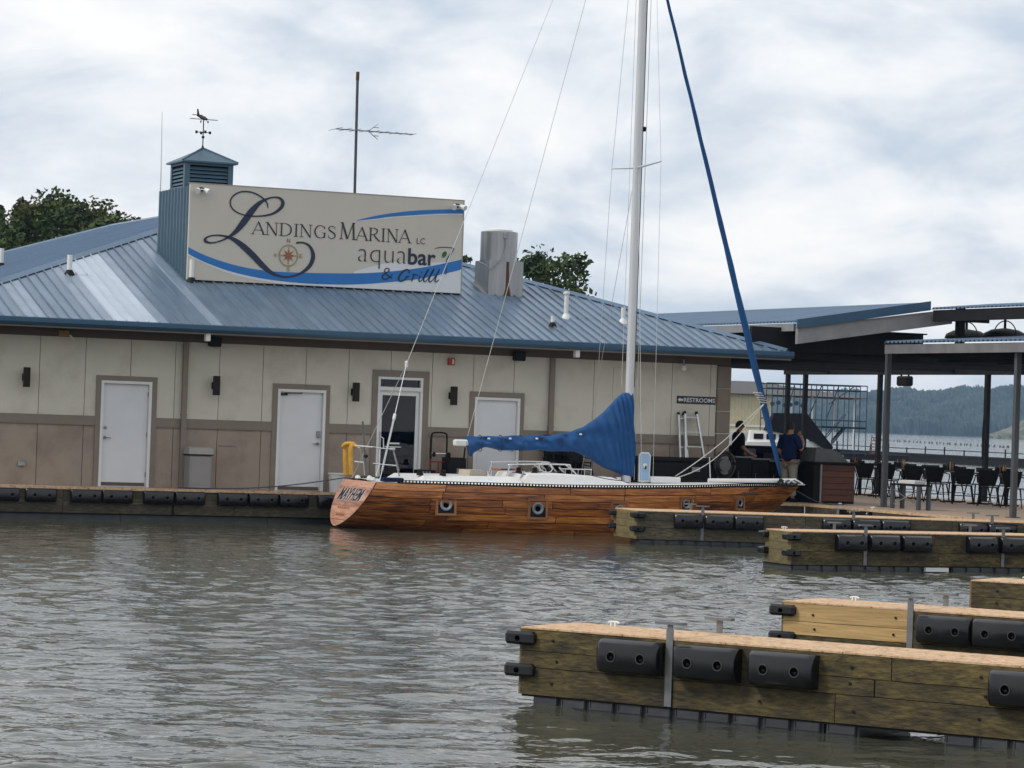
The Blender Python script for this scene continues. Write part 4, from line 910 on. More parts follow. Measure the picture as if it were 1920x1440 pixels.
# ================================================================== SAILBOAT
BX, BY = 8.5, -1.6
SB = thing('sailboat', 'varnished wooden sailboat moored along the dock with blue sail cover', 'sailboat', L(BX, BY, 0), TH)
def bw(u, v, dy=0.): x_, z_ = W(u, v, BY+dy); return x_-BX, z_
HX0, HLEN = 3.62-BX, 9.86
def lerp(tab, t):
    for (a, p), (c, q) in zip(tab, tab[1:]):
        if a <= t <= c:
            f = (t-a)/(c-a); return p+(q-p)*f
    return tab[0][1] if t < tab[0][0] else tab[-1][1]
def smooth_tab(tab): return [(p[0], p[1]) for p in spline(tab, 10)]
TB = smooth_tab([(0,.95),(.12,1.24),(.25,1.48),(.4,1.62),(.52,1.63),(.65,1.47),(.78,1.10),(.88,.66),(.95,.29),(1,.02)])
TZ = smooth_tab([(0,.94),(.25,.945),(.42,.95),(.67,1.0),(.8,1.04),(1,1.065)])
TK = smooth_tab([(0,.03),(.08,-.10),(.2,-.32),(.4,-.5),(.6,-.5),(.8,-.35),(.92,-.15),(1,-.12)])
def hull(t, s, off=0.):
    b_ = lerp(TB, t); zs = lerp(TZ, t); zk = lerp(TK, t)
    p = 2.3+1.7*min(1, t/.3); p = p if t < .6 else 4.0-2.6*(t-.6)/.4
    y_ = b_*max(0., 1-s**p)**(.62 if t < .2 else .5)
    x_ = HX0+t*HLEN-.50*s*(1-t)**5-1.25*s*t**7
    return Vector((x_, -(y_+off), zs+(zk-zs)*s))
NS, NT = 14, 48
vs = []; fs = []
for i in range(NT+1):
    sec = [hull(i/NT, j/NS, -.018) for j in range(NS+1)]
    sec = [Vector((p.x, min(p.y, 0.), p.z+(.012 if k_ > NS-3 else 0))) for k_, p in enumerate(sec)]
    vs += [tuple(p) for p in sec]+[(p.x, -p.y, p.z) for p in sec]
M2 = 2*(NS+1)
for i in range(NT):
    for j in range(NS):
        a = i*M2+j; fs.append((a, a+1, a+M2+1, a+M2)); a += NS+1; fs.append((a, a+M2, a+M2+1, a+1))
fs.append(tuple(range(NS+1))+tuple(range(2*NS+1, NS, -1)))
hl = MB().add(vs, fs).build('hull', mat('dark_hull', (.025,.010,.006), .5), SB, True)
NR = 7; smax = .74; rg = random.Random(8)
for r in range(NR):
    f0, f1 = .012+.985*r/NR, .012+.985*(r+1)/NR
    ts = [0.]; 
    while ts[-1] < 1: ts.append(min(1., ts[-1]+rg.uniform(.10, .26)))
    if ts[-1]-ts[-2] < .05: ts.pop(-2)
    for a, c in zip(ts, ts[1:]):
        vs = []; n = max(3, int((c-a)*40)); g = .0007
        for i in range(n+1):
            t_ = a+g+(c-a-2*g)*i/n; sw = min(1., (lerp(TZ,t_)+.06)/(lerp(TZ,t_)-lerp(TK,t_))); s0, s1 = f0*sw, f1*sw
            for s_, of in ((s0+.002, -.004), (s0+.006, .010), ((s0+s1)/2, .011), (s1-.006, .010), (s1-.002, -.004)): vs.append(hull(t_, s_, of))
        fs = [(i*5+k, i*5+k+1, i*5+k+6, i*5+k+5) for i in range(n) for k in range(4)]
        MB().add(vs, fs).build('hull_plank', M['hull'], hl, 'auto')
# transom boards
T0, T1 = hull(0,0), hull(0,1); upT = Vector((T0.x-T1.x, 0, T0.z-T1.z)).normalized(); rtT = Vector((0,-1,0)); nT = rtT.cross(upT)*-1
if nT.x > 0: nT = -nT
tr = MB(); 
pts = [hull(0, j/24) for j in range(25)]
ol = [tuple(p+nT*.004) for p in pts]+[tuple(Vector((p.x,-p.y,p.z))+nT*.004) for p in reversed(pts[:-1])]
trm = tr.poly(ol).build('transom', M['transom'], SB)
NB = 7
for r in range(NB):
    a, c = r/NB+.004, (r+1)/NB-.004; L_, R_2 = [], []
    for k in range(5):
        p = hull(0, a+(c-a)*k/4)+nT*.010; L_.append(Vector((p.x, p.y*.985, p.z))); R_2.append(Vector((p.x, -p.y*.985, p.z)))
    MB().poly(L_+R_2[::-1]).build('transom_board', M['transom'], trm)
mm = Matrix((rtT, upT.cross(rtT), upT)).transposed().to_4x4()
def transom_text(s, w_, h_, f, mt, off, dx=0., shear=.25, o_=.014):
    o = put_text(s, mt, SB, -w_/2, w_/2, 0, h_, 0, o_, shear, name='name_lettering')
    p = T1+(T0-T1)*f+nT*off; p.y = -dx; m2 = mm.copy(); m2.translation = p; o.matrix_local = m2
transom_text('MAYHEM', 1.30, .27, .55, M['signwhite'], .014, .02)
transom_text('MAYHEM', 1.30, .27, .56, M['signink'], .020, .0)
for k, (f, w_) in enumerate(((.37,.72),(.22,.5))):                       # worn port-of-call lines, not legible
    for j in range(6):
        q = MB().prism([(0,0),(.05,0),(.062,.05),(.012,.05)], -.001, .001).build('worn_lettering', M['signbrown'], SB)
        p = T1+(T0-T1)*f+nT*.015; p.y = w_/2-j*w_/6; m2 = mm.copy(); m2.translation = p; q.matrix_local = m2
# deck, toe rail, coamings
vs = []; fs = []
for i in range(NT+1):
    t_ = i/NT; p = hull(t_, 0); b_ = -p.y
    for k in range(7):
        f = -1+k/3; vs.append((p.x, b_*f*.985, p.z-.012+.055*(1-f*f)*min(1, b_)))
for i in range(NT):
    for k in range(6): fs.append((i*7+k, i*7+k+1, i*7+k+8, i*7+k+7))
MB().add(vs, fs).build('deck', M['white'], SB, True)
for sg in (1, -1):
    lo = []; hi = []; N_ = 150
    P_ = [hull(i/N_, 0) for i in range(int(N_*.04), N_+1)]
    P_ = [Vector((p.x, p.y*sg, p.z)) for p in P_]
    q = MB()
    for a, c in zip(P_, P_[1:]):
        d = (c-a); nrm = Vector((-d.y, d.x, 0)).normalized()*.010
        for z0, z1, f in ((-.014,.012,1.), (.042,.056,1.), (.012,.042,.42)):
            e1 = a+d*(1-f)/2; e2 = c-d*(1-f)/2
            q.add([e1-nrm+Vector((0,0,z0)), e2-nrm+Vector((0,0,z0)), e2+nrm+Vector((0,0,z0)), e1+nrm+Vector((0,0,z0)), e1-nrm+Vector((0,0,z1)), e2-nrm+Vector((0,0,z1)), e2+nrm+Vector((0,0,z1)), e1+nrm+Vector((0,0,z1))], [(0,1,5,4),(2,3,7,6),(4,5,6,7),(1,2,6,5),(3,0,4,7)])
    q.build('toe_rail', M['black'], SB)
def loft(mb, secs):
    n = len(secs[0]); vs = [p for s in secs for p in s]; fs = [tuple(range(n-1,-1,-1)), tuple((len(secs)-1)*n+k for k in range(n))]
    for i in range(len(secs)-1):
        for k in range(n): fs.append((i*n+k, i*n+(k+1) % n, (i+1)*n+(k+1) % n, (i+1)*n+k))
    return mb.add(vs, fs)
def trunk(x_, hw, z0, z1): return [(x_,-hw,z0),(x_,-hw*.93,z1-.03),(x_,-hw*.85,z1),(x_,hw*.85,z1),(x_,hw*.93,z1-.03),(x_,hw,z0)]
x0_ = bw(950,900)[0]; x1_ = bw(1158,900)[0]
loft(MB(), [trunk(x0_,.86,.93,1.02), trunk(x0_+.12,.86,.93,1.19), trunk(x0_+.9,.86,.93,1.20), trunk(x1_-.45,.78,.95,1.15), trunk(x1_,.70,.97,1.02)]).build('cabin_trunk', M['white'], SB, 'auto')
xa = bw(752,900)[0]; xb = x0_-.02
for sg in (-1, 1): loft(MB(), [[(x_, sg*.52, .93), (x_, sg*.56, z1), (x_, sg*.80, z1), (x_, sg*.92, .93)] for x_, z1 in ((xa,1.00),(xa+.15,1.09),(xb-.2,1.11),(xb,1.05))]).build('cockpit_coaming', M['white'], SB)
cx_ = bw(878, 900)[0]
loft(MB(), [[(cx_-.21,-.50,.95),(cx_-.21,.1,.95),(cx_-.16,.1,1.22),(cx_-.16,-.50,1.22)], [(cx_+.2,-.50,.95),(cx_+.2,.1,.95),(cx_+.16,.1,1.22),(cx_+.16,-.50,1.22)]]).build('cockpit_hatch', mat('tan_hatch', (.42,.37,.30), .8, var=.12), SB)
WIN = MB().lathe((0,0,0), [(.075,0),(.075,.03),(.05,.05),(.055,.11),(.065,.12),(.03,.13)], 14).mesh('winch', M['chrome'], 'auto')
WINB = MB().lathe((0,0,0), [(.07,0),(.07,.03),(.045,.05),(.05,.10),(.06,.11),(.03,.12)], 14).mesh('winch', M['black'], 'auto')
for u, dy, me in ((787,-.7,WINB),(830,-.75,WINB),(868,.3,WIN),(917,-.66,WIN),(972,-.6,WINB),(1002,-.55,WINB),(1130,.1,WIN),(1160,-.2,WIN)):
    x_ = bw(u, 900, dy)[0]; inst('winch', me, SB, (x_, dy, 1.09 if u < 950 else 1.18 if u < 1100 else 1.03))
# grab rails and dodger hoops
for dy, pts in ((.62, [(914,902),(921,872),(931,866),(1020,866),(1034,873),(1050,898)]), (-.62, [(949,904),(955,876),(963,871),(1060,871),(1070,877),(1089,900)])):
    MB().tube(spline([(bw(u,v,dy)[0], dy, bw(u,v,dy)[1]) for u, v in pts], 5), .016, 6).build('grab_rail', M['chrome'], SB, True)
for k in range(5):
    x_ = bw(1060+k*12, 885, -.2)[0]; MB().tube([(x_,-.2,1.17),(x_,-.2,1.28)], .008, 5).build('rail_post', M['chrome'], SB)
MB().tube([(bw(1052,879,-.2)[0],-.2,1.285),(bw(1110,880,-.2)[0],-.2,1.285)], .010, 5).build('vent_rail', M['chrome'], SB)
rg = random.Random(21)
for k in range(9):                                    # coils of line on the cabin top
    cx_ = bw(rg.choice((985,1000,1012,1030,1042,1048)), 880)[0]+rg.uniform(-.1,.1); cy_ = rg.uniform(-.6,.4); r_ = rg.uniform(.06,.16); ph = rg.random()*6
    MB().tube([(cx_+r_*math.cos(a*.6+ph), cy_+r_*.5*math.sin(a*.6), 1.21+r_*.7+r_*.7*math.sin(a*.6+ph*.5)) for a in range(14)], .011, 5).build('rope_coil', rg.choice((M['rope'], M['rope'], M['rope_dark'])), SB)
for u0, v0, u1, v1, dy in ((1000,888,1180,905,-.5),(960,892,1060,903,-.7),(1100,897,1170,902,-.8),(985,884,1130,896,.2)):
    a = bw(u0,v0,dy); c = bw(u1,v1,dy); MB().tube(spline([(a[0],dy,max(a[1],1.2)),((a[0]+c[0])/2,dy-.05,max((a[1]+c[1])/2-.02,1.12)),(c[0],dy,max(c[1],1.0))], 5), .009, 5).build('deck_line', M['rope_dark'], SB)
# boat hook with orange grips on the cabin
p, q = bw(925,880,.5), bw(980,880,.5); MB().tube([(p[0],.5,p[1]),(q[0],.5,q[1])], .014, 6).build('boat_hook', M['black'], SB)
for u in (931, 970): x_ = bw(u,880,.5); MB().tube([(x_[0]-.09,.5,x_[1]),(x_[0]+.09,.5,x_[1])], .022, 8).build('hook_grip', mat('orange_grip', (.42,.13,.05), .6), SB)
# mast, boom, sail cover
mx0, mz0 = 9.45-BX, 1.0; MTOP = 15.8
q = MB(); vs = []; 
for z_, k in ((1.0,1),(9,1),(13,.9),(MTOP,.62)):
    for a in range(16): an = a*PI/8; vs.append((mx0+.092*k*math.cos(an), .068*k*math.sin(an), z_))
q.add(vs, [(i*16+a, i*16+(a+1) % 16, (i+1)*16+(a+1) % 16, (i+1)*16+a) for i in range(3) for a in range(16)]+[tuple(48+a for a in range(16))])
q.build('mast', M['mast'], SB, 'auto')
MB().box((mx0+.085,-.02,3.0), (mx0+.103,.02,13)).build('mast_track', M['beam_dark'], SB)
_, spz = bw(1190, 314); 
for sg in (-1, 1): MB().tube([(mx0,sg*.06,spz),(mx0-.03,sg*1.18,spz+.05)], [.026,.016], 6).build('spreader', M['mast'], SB)
MB().lathe((mx0+.13,0,bw(1206,242)[1]), [(.02,-.05),(.04,-.04),(.045,.04),(.02,.05)], 8).build('steaming_light', M['black'], SB)
bx0, bz0 = bw(853, 829); bx1, bz1 = bw(1172, 840)
MB().tube([(bx0,0,bz0),(mx0-.1,0,bz0)], .062, 10).build('boom', M['mast'], SB, True)
MB().rbox((bx0-.02,-.075,bz0-.07), (bx0+.24,.075,bz0+.05), .02).build('boom_end', M['plastic_white'], SB)
TOP = [(873,818),(905,817),(950,818),(1000,816),(1040,815),(1075,808),(1105,793),(1130,774),(1150,753),(1162,741),(1172,736),(1184,735)]
BOT = [(882,856),(905,840),(950,844),(1000,845),(1040,846),(1075,847),(1105,860),(1130,876),(1150,884),(1162,889),(1174,893),(1184,895)]
Ts = spline([bw(*p) for p in TOP], 14); Bs = spline([bw(*p) for p in BOT], 14); secs = []; rg = random.Random(3); N_ = len(Ts)
for i, (a, c) in enumerate(zip(Ts, Bs)):
    f = i/(N_-1); h_ = a[1]-c[1]; hw = .125+.05*max(0, min(1, (h_-.3)/1.0)); sec = []
    for k in range(40):
        an = 2*PI*k/40; v_ = math.sin(an); g_ = math.cos(an); v_ = (abs(v_)**.72)*(1 if v_ > 0 else -1)
        z_ = c[1]+h_*(v_*.5+.5); slim = max(0, 1-h_/.9)
        d1 = f*34+v_*2.2*(1 if g_ > 0 else 1.3); d2 = f*61-v_*3.1; d3 = v_*6+f*16
        fold = .048*slim*math.sin(d1)*abs(math.sin(f*13+.7))+.026*math.sin(d2)*slim+.034*(1-slim)*math.sin(d3)*max(0, 1-abs(v_-.2))+.018*math.sin(f*97+v_*5)-.05*slim*max(0,math.cos(f*30))**6
        wv = (hw*(abs(g_)**.75)*(1-.25*v_)+fold*(abs(g_)**.3))*(1 if g_ > 0 else -1)
        sec.append((a[0]+(c[0]-a[0])*(.5-v_*.5), wv, z_+.012*slim*math.sin(29*f+k*.2)+.010*math.sin(f*70)*slim))
    secs.append(sec)
loft(MB(), secs).build('sail_cover', M['blue_canvas'], SB, True)
for u in (912, 952, 1002, 1084): x_, z_ = bw(u, 820 if u < 1050 else 812); MB().rbox((x_-.02,-.16,z_-.04), (x_+.02,-.10,z_-.005), .006).build('cover_buckle', M['plastic_white'], SB)
for u in (900, 938, 976, 1014, 1050):                 # ties that pinch the cover round the boom
    zt_ = bw(u, 817)[1]; zb2 = bw(u, 845)[1]; x_ = bw(u, 830)[0]; hz_ = (zt_-zb2)/2
    MB().tube([(x_+.012*math.sin(a_), .150*math.cos(a_*PI/10), (zt_+zb2)/2+(hz_+.012)*math.sin(a_*PI/10)) for a_ in range(21)], .008, 5).build('cover_tie', M['signnavy'], SB)
# forestay with blue furled sail, standing rigging
f0 = bw(1464, 893); f1 = bw(1250, 0); ft = (mx0+.09, 12.55)
q = []; NF = 26
for i in range(NF+1):
    f = i/NF; x_ = f0[0]+(ft[0]-f0[0])*f; z_ = f0[1]+(ft[1]-f0[1])*f; q.append((x_+.004*math.sin(i*1.9), .004*math.cos(i*2.3), z_))
rr = [lerp([(0,.03),(.04,.055),(.12,.075),(.25,.082),(.38,.068),(.55,.052),(.8,.038),(1,.030)], i/NF) for i in range(NF+1)]
rr = [r*.88*(1+.07*math.sin(i*2.7)) for i, r in enumerate(rr)]
MB().tube(q, rr, 10).build('furled_sail', M['blue_canvas'], SB, True)
MB().lathe((f0[0],0,f0[1]-.10), [(.03,-.12),(.075,-.09),(.075,-.02),(.05,.0),(.03,.05)], 12).build('furler_drum', M['black'], SB)
def wire(pts, name='stay', r=.0065, mt='alu'): return MB().tube(pts, r, 5).build(name, M[mt], SB)
sa = bw(705, 893); sp1 = bw(762, 683)
wire([(sp1[0],0,sp1[1]), (mx0-.1,0,MTOP)], 'backstay')
ya = (-.72, .72)
wire([(sp1[0],0,sp1[1]), (hull(0,0).x+.12,-.80,.97)], 'backstay_leg', .008); wire([(sp1[0],0,sp1[1]), (hull(0,0).x+.12,.80,.97)], 'backstay_leg', .008)
MB().lathe((sp1[0],0,sp1[1]), [(.01,-.07),(.035,-.05),(.035,.05),(.01,.07)], 8).build('stay_block', M['plastic_white'], SB)
lo_ = Vector((hull(0,0).x+.12,-.80,.97)); up_ = Vector((sp1[0],0,sp1[1])); a = lo_+(up_-lo_)*.08; c = lo_+(up_-lo_)*.52
MB().tube([a, c], .022, 8).build('backstay_tensioner', M['alu'], SB); MB().tube([c, c+(up_-lo_).normalized()*.12], .032, 8).build('tensioner_head', M['plastic_white'], SB)
wire([(bx0+.25,0,bz0+.05), (mx0-.1,0,MTOP-.2)], 'topping_lift', .006, 'rope')
for sg in (-1, 1):
    xs_ = mx0-.12; yb = sg*1.5
    wire([(xs_,yb,1.02),(mx0-.03,sg*1.18,spz+.05),(mx0,sg*.05,MTOP-.3)], 'shroud', .005); wire([(xs_-.25,yb,1.02),(mx0,sg*.06,spz-.05)], 'shroud', .005)
wire([(mx0+.15,-.05,1.1),(mx0+.16,-.06,MTOP-.4)], 'halyard', .006, 'rope'); wire([(mx0-.16,.05,3.0),(mx0-.14,.0,MTOP-.3)], 'halyard', .005, 'rope')
# mooring lines looped from the foredeck to the furled sail
a = bw(1264, 893); c = bw(1430, 757)
for k, sag in ((0,.10),(.06,.32)):
    pts = []
    for i in range(13):
        f = i/12; pts.append((a[0]+(c[0]-a[0])*f, -.05-.25*k, a[1]-k*.6+(c[1]-a[1]+k*.6)*f-sag*math.sin(PI*f)*(1-.2*f)))
    MB().tube(pts, .011, 5).build('foredeck_line', M['rope'], SB)
for k in range(5):
    f = k/4; u, v = 1421+11*f, 738+18*f; p = bw(u, v); MB().tube([(p[0]+.095*math.cos(a_*.7), .095*math.sin(a_*.7), p[1]+.02*math.sin(a_*.35)) for a_ in range(10)], .010, 5).build('line_wrap', M['rope'], SB)
# foredeck gear
x0_, z0_ = bw(1198, 903, -.1); x1_, z1_ = bw(1217, 848, -.1)
hb = loft(MB(), [[(x0_-.015,-.13,z0_),(x1_+.015,-.13,z0_),(x1_+.03,-.13,z1_-.07),(x1_-.02,-.13,z1_),(x0_+.02,-.13,z1_),(x0_-.03,-.13,z1_-.07)], [(x0_-.015,-.08,z0_),(x1_+.015,-.08,z0_),(x1_+.03,-.08,z1_-.07),(x1_-.02,-.08,z1_),(x0_+.02,-.08,z1_),(x0_-.03,-.08,z1_-.07)]]).build('open_hatch', M['white'], SB)
MB().prism([(x0_+.005,z0_+.03),(x1_-.005,z0_+.03),(x1_+.01,z1_-.08),(x1_-.025,z1_-.03),(x0_+.025,z1_-.03),(x0_-.01,z1_-.08)], -.14, -.131).build('hatch_lens', M['lightblue'], hb)
MB().lathe(((x0_+x1_)/2,-.14,(z0_+z1_)/2+.03), [(.05,0),(.045,-.015),(.01,-.02)], 12, 'y').build('hatch_vent', M['plastic_white'], hb); MB().cbox(((x0_+x1_)/2+.01,-.16,(z0_+z1_)/2-.01), (.03,.02,.07)).build('hatch_latch', M['rust'], hb)
x2_ = bw(1265, 897, .1)[0]; MB().rbox((x1_+.03,-.2,z0_-.02), (x2_,.35,z0_+.11), .02).build('foredeck_cushion', M['white'], SB)
p, q = bw(1328, 901, .35), bw(1492, 902, .12); MB().tube([(p[0],.35,p[1]+.0),(q[0],.12,q[1]+.01)], .045, 10).build('whisker_pole', M['plastic_white'], SB)
p, q = bw(1330, 857, .6), bw(1332, 902, .6); MB().tube([(p[0],.6,p[1]),(q[0],.6,q[1]-.06)], .013, 6).build('stanchion', M['chrome'], SB)
x_, z_ = bw(1480, 905); 
for k in range(6): MB().tube([(x_-.25+.07*k,-.08+.03*k,z_-.02),(x_-.15+.07*k,.02,z_+.05),(x_-.05+.07*k,.06-.02*k,z_-.02)], .02, 6).build('anchor_gear', M['plastic_white'] if k % 2 else M['canvas_grey'], SB)
MB().box((x_+.0,-.07,z_-.045), (hull(1,0).x+.10,.07,z_-.02)).build('bow_roller', M['chrome'], SB)
# stern gear
def tb(pts, dy, r=.014, name='pushpit_rail', mt='chrome'): return MB().tube([(bw(u,v,dy)[0], dy, bw(u,v,dy)[1]) for u, v in pts], r, 6).build(name, M[mt], SB)
tb([(699,838),(716,841),(737,842),(741,860),(749,893)], -.86); tb([(699,869),(716,871),(743,873)], -.86); tb([(712,840),(711,869),(705,893)], -.86); tb([(738,845),(748,882)], -.80)
tb([(667,835),(674,840),(681,865),(684,890)], .82); tb([(664,865),(682,867)], .82); tb([(664,835),(699,838)], .2)
tb([(680,790),(684,850),(686,891)], .3, .02, 'flag_staff', 'canvas_grey'); x_, z_ = bw(686,856,.3); MB().lathe((x_,.3,z_), [(.02,-.03),(.05,0),(.05,.02),(.02,.04)], 10).build('staff_cup', M['black'], SB)
tb([(714,819),(719,822),(719,840)], -.5, .012)
yl = []
for dy in (.74,):
    for du in (0, 10):
        tb([(648+du,890),(647+du,845),(649+du,836),(653+du,834)], dy-.02*du, .046, 'life_sling', 'yellow')
x_, z_ = bw(653, 836, .7); MB().tube(spline([(x_-.09,.74,z_-.02),(x_-.06,.66,z_+.04),(x_+.06,.58,z_+.04),(x_+.12,.54,z_-.03)], 4), .045, 8).build('life_sling', M['yellow'], SB, True)
for u, v, dy in ((693,894,-.3),(700,897,-.75),(671,893,.4)): x_, z_ = bw(u,v,dy); MB().lathe((x_,dy,z_-.03), [(.04,-.05),(.06,0),(.045,.04),(.01,.055)], 10).build('stern_fitting', M['plastic_white'], SB)
x_ = bw(735,900,-.75)[0]; MB().rbox((x_-.22,-.85,.955), (x_+.22,-.62,1.03), .02).build('folded_cover', M['cloth_navy'], SB)
# portlights in timber frames
for i, (u, v, sz) in enumerate(((840,948,.41),(1003,954,.41),(1153,957,.38),(1283,946,.33),(1402,945,.30))):
    x_, z_ = bw(u, v, -1.4); best = min(((k/200) for k in range(201)), key=lambda t_: abs(hull(t_, .4).x-x_))
    zs, zk = lerp(TZ, best), lerp(TK, best); s_ = min(.95, max(0, (z_-zs)/(zk-zs)))
    p = hull(best, s_); pa = hull(max(0,best-.03), s_); pc = hull(min(1,best+.03), s_); rz = math.atan2(pc.y-pa.y, pc.x-pa.x)
    pu = hull(best, max(0, s_-.12)); tilt = math.atan2(p.y-pu.y, pu.z-p.z)
    pf = MB(); h2 = sz/2; wq = .045
    pf.box((-h2,-.035,-h2), (-h2+wq,.03,h2)).box((h2-wq,-.035,-h2), (h2,.03,h2)).box((-h2+wq,-.035,h2-wq), (h2-wq,.03,h2)).box((-h2+wq,-.035,-h2), (h2-wq,.03,-h2+wq))
    fr_ = pf.build('portlight', M['red_pine'], hl); fr_.location = p; fr_.rotation_euler = (-tilt*.8, 0, rz)
    MB().box((-h2+wq,-.012,-h2+wq), (h2-wq,.02,h2-wq)).build('backing', M['black'], fr_)
    rr_ = sz*.29; MB().lathe((0,0,sz*.02), [(rr_,-.012),(rr_,-.03),(rr_*.82,-.035),(rr_*.62,-.022),(rr_*.5,-.014)], 18, 'y').build('ring', mat('grey_ring%d' % i, (.20,.22,.25), .4, .5), fr_, 'auto'); MB().lathe((0,0,sz*.02), [(rr_*.48,-.020),(rr_*.46,-.024)], 14, 'y').build('pane', M['flat_black'], fr_)
x_, z_ = bw(1412, 926, -.9); 
for k in range(7): q = MB().prism([(0,0),(.05,0),(.065,.07),(.015,.07)], -.002, .002).build('bow_lettering', M['signink'], hl); p = hull(.815+.0075*k, .14); q.location = p+Vector((0,-.016,0)); q.rotation_euler = (0,0,math.radians(24))
# dark mooring line aft to the dock
x_, z_ = bw(648, 895, .8); a = L(BX+x_, BY+.8, .97); c = L(W(330,915,.4)[0], .3, DK+.03)
o = MB().tube([a.lerp(c, f)-Vector((0,0,.10*math.sin(PI*f))) for f in [k/12 for k in range(13)]], .012, 5).build('stern_mooring_line', M['rope_dark']); tag(o, 'dark mooring line running from the sailboat stern along the dock', 'rope')
p0 = L(13.35, -1.6, 1.0); c = L(14.75, -1.3, DK+.05)
o = MB().tube([p0.lerp(c, f)-Vector((0,0,.12*math.sin(PI*f))) for f in [k/10 for k in range(11)]], .012, 5).build('bow_mooring_line', M['rope_dark']); tag(o, 'dark mooring line from the sailboat bow down to the walkway', 'rope')

# ================================================================== THINGS ALONG THE DOCK WALL
def on(u, v, y): x_, z_ = W(u, v, y); return x_
x0_, x1_ = on(348,900,.55), on(393,900,.55); z1_ = W(370,838,.55)[1]-DK; wd = x1_-x0_
t = thing('waste_bin', 'tall grey waste bin with hooded lid against the taupe wall', 'bin', L(x0_, .36, DK), TH)
MB().rbox((.02,0,0), (wd-.02,.42,z1_*.80), .02).build('body', M['grey_bin'], t)
MB().box((.0,-.02,z1_*.805), (wd,.44,z1_*.83)).build('rim', M['black'], t)
loft(MB(), [[(.0,-.01,z1_*.832),(wd,-.01,z1_*.832),(wd,-.0,z1_*.97),(.0,-.0,z1_*.97)], [(.0,.15,z1_*.832),(wd,.15,z1_*.832),(wd-.02,.15,z1_),(.02,.15,z1_)], [(.0,.44,z1_*.832),(wd,.44,z1_*.832),(wd-.02,.42,z1_),(.02,.42,z1_)]]).build('lid', mat('bin_lid', (.33,.32,.29), .6), t)
MB().box((.06,-.006,.1), (wd-.06,-.001,z1_*.7)).build('front_panel', M['grey_bin'], t)
x_ = on(632, 900, .5); t = thing('white_bucket', 'white plastic bucket on the dock beside the sailboat stern', 'bucket', L(x_, .5, DK), TH)
MB().lathe((0,0,0), [(.145,0),(.16,.2),(.175,.36),(.195,.37),(.195,.40),(.165,.40),(.15,.05)], 20).build('pail', M['plastic_white'], t, 'auto'); MB().tube([(.19*math.cos(a*PI/10),-.02-.1*math.sin(a*PI/10),.36-.12*math.sin(a*PI/10)) for a in range(11)], .005, 4).build('handle', M['steel'], t)
xl_, xr_ = on(807,860,.7), on(836,860,.7); zt = W(822,810,.7)[1]-DK; wd = xr_-xl_
t = thing('hand_truck', 'red hand truck with black loop handle leaning on the wall', 'hand truck', L(xl_, .68, DK), TH)
MB().tube([(0,0,.12),(0,0,zt-.55)], .018, 6).tube([(wd,0,.12),(wd,0,zt-.55)], .018, 6).tube([(wd*.5,0,.12),(wd*.5,0,zt-.62)], .014, 6).build('frame', M['red'], t)
MB().tube(spline([(0,0,zt-.56),(0,0,zt-.12),(wd*.15,0,zt-.02),(wd*.85,0,zt-.02),(wd,0,zt-.12),(wd,0,zt-.56)], 5), .019, 6).build('loop_handle', M['black'], t)
for z_ in (.2,.45,zt-.62): MB().tube([(0,0,z_),(wd,0,z_)], .014, 6).build('cross_bar', M['red'], t)
MB().tube([(0,0,zt-.45),(wd,0,zt-.45)], .012, 6).build('cross_bar', M['chrome'], t)
for x_ in (.06, wd+.05): MB().lathe((x_,-.02,zt-.47), [(.03,-.02),(.05,-.02),(.05,.02),(.03,.02)], 12, 'x').build('grip_wheel', M['black'], t)
for x_ in (-.05, wd+.05): MB().lathe((x_,.02,.12), [(.06,-.03),(.12,-.03),(.12,.03),(.06,.03)], 16, 'x').build('wheel', M['rubber'], t)
MB().box((-.03,-.22,.0), (wd+.03,0,.012)).build('toe_plate', M['red'], t)
x0_, x1_ = on(836,880,.6), on(869,880,.6); t = thing('black_cabinet', 'low black equipment cabinet beside the hand truck', 'cabinet', L(x0_, .45, DK), TH)
zt = W(850,858,.5)[1]-DK; MB().rbox((0,0,0), (x1_-x0_,.4,zt), .015).build('body', M['black'], t); MB().box((.05,-.006,.08), (x1_-x0_-.05,-.001,zt-.08)).build('door', M['black'], t); MB().cbox(((x1_-x0_)*.55,-.008,zt*.65), (.07,.008,.10)).build('label_plate', M['beam'], t); MB().tube([(x1_-x0_-.04,.05,zt),(x1_-x0_-.02,.05,zt+.22)], .018, 6).build('lever', M['black'], t)
x0_, x1_ = on(782,885,.4), on(814,885,.4); t = thing('black_crate', 'small black crate with worn pale lettering beside the glass door', 'crate', L(x0_, .3, DK), TH)
zt = W(798,881,.4)[1]-DK; MB().rbox((0,0,0), (x1_-x0_,.3,zt), .01).build('body', M['black'], t); q = MB()
for k in range(3): q.box((.08+k*.07,-.004,zt-.10), (.12+k*.07,-.001,zt-.03))
q.build('worn_lettering', M['beam'], t)
x0_, x1_ = on(1188,880,.5), on(1338,880,.5); zt = W(1260,857,.3)[1]-DK; wd = x1_-x0_
t = thing('deck_box', 'long black storage box with a pale label against the wall', 'storage box', L(x0_, .32, DK), TH)
MB().rbox((.02,0,0), (wd-.02,.52,zt-.1), .02).build('body', M['black'], t); MB().rbox((0,-.02,zt-.098), (wd,.54,zt), .02).build('lid', M['black'], t); MB().box((wd*.68,-.008,zt-.30), (wd*.78,-.001,zt-.20)).build('label_plate', M['beam'], t)
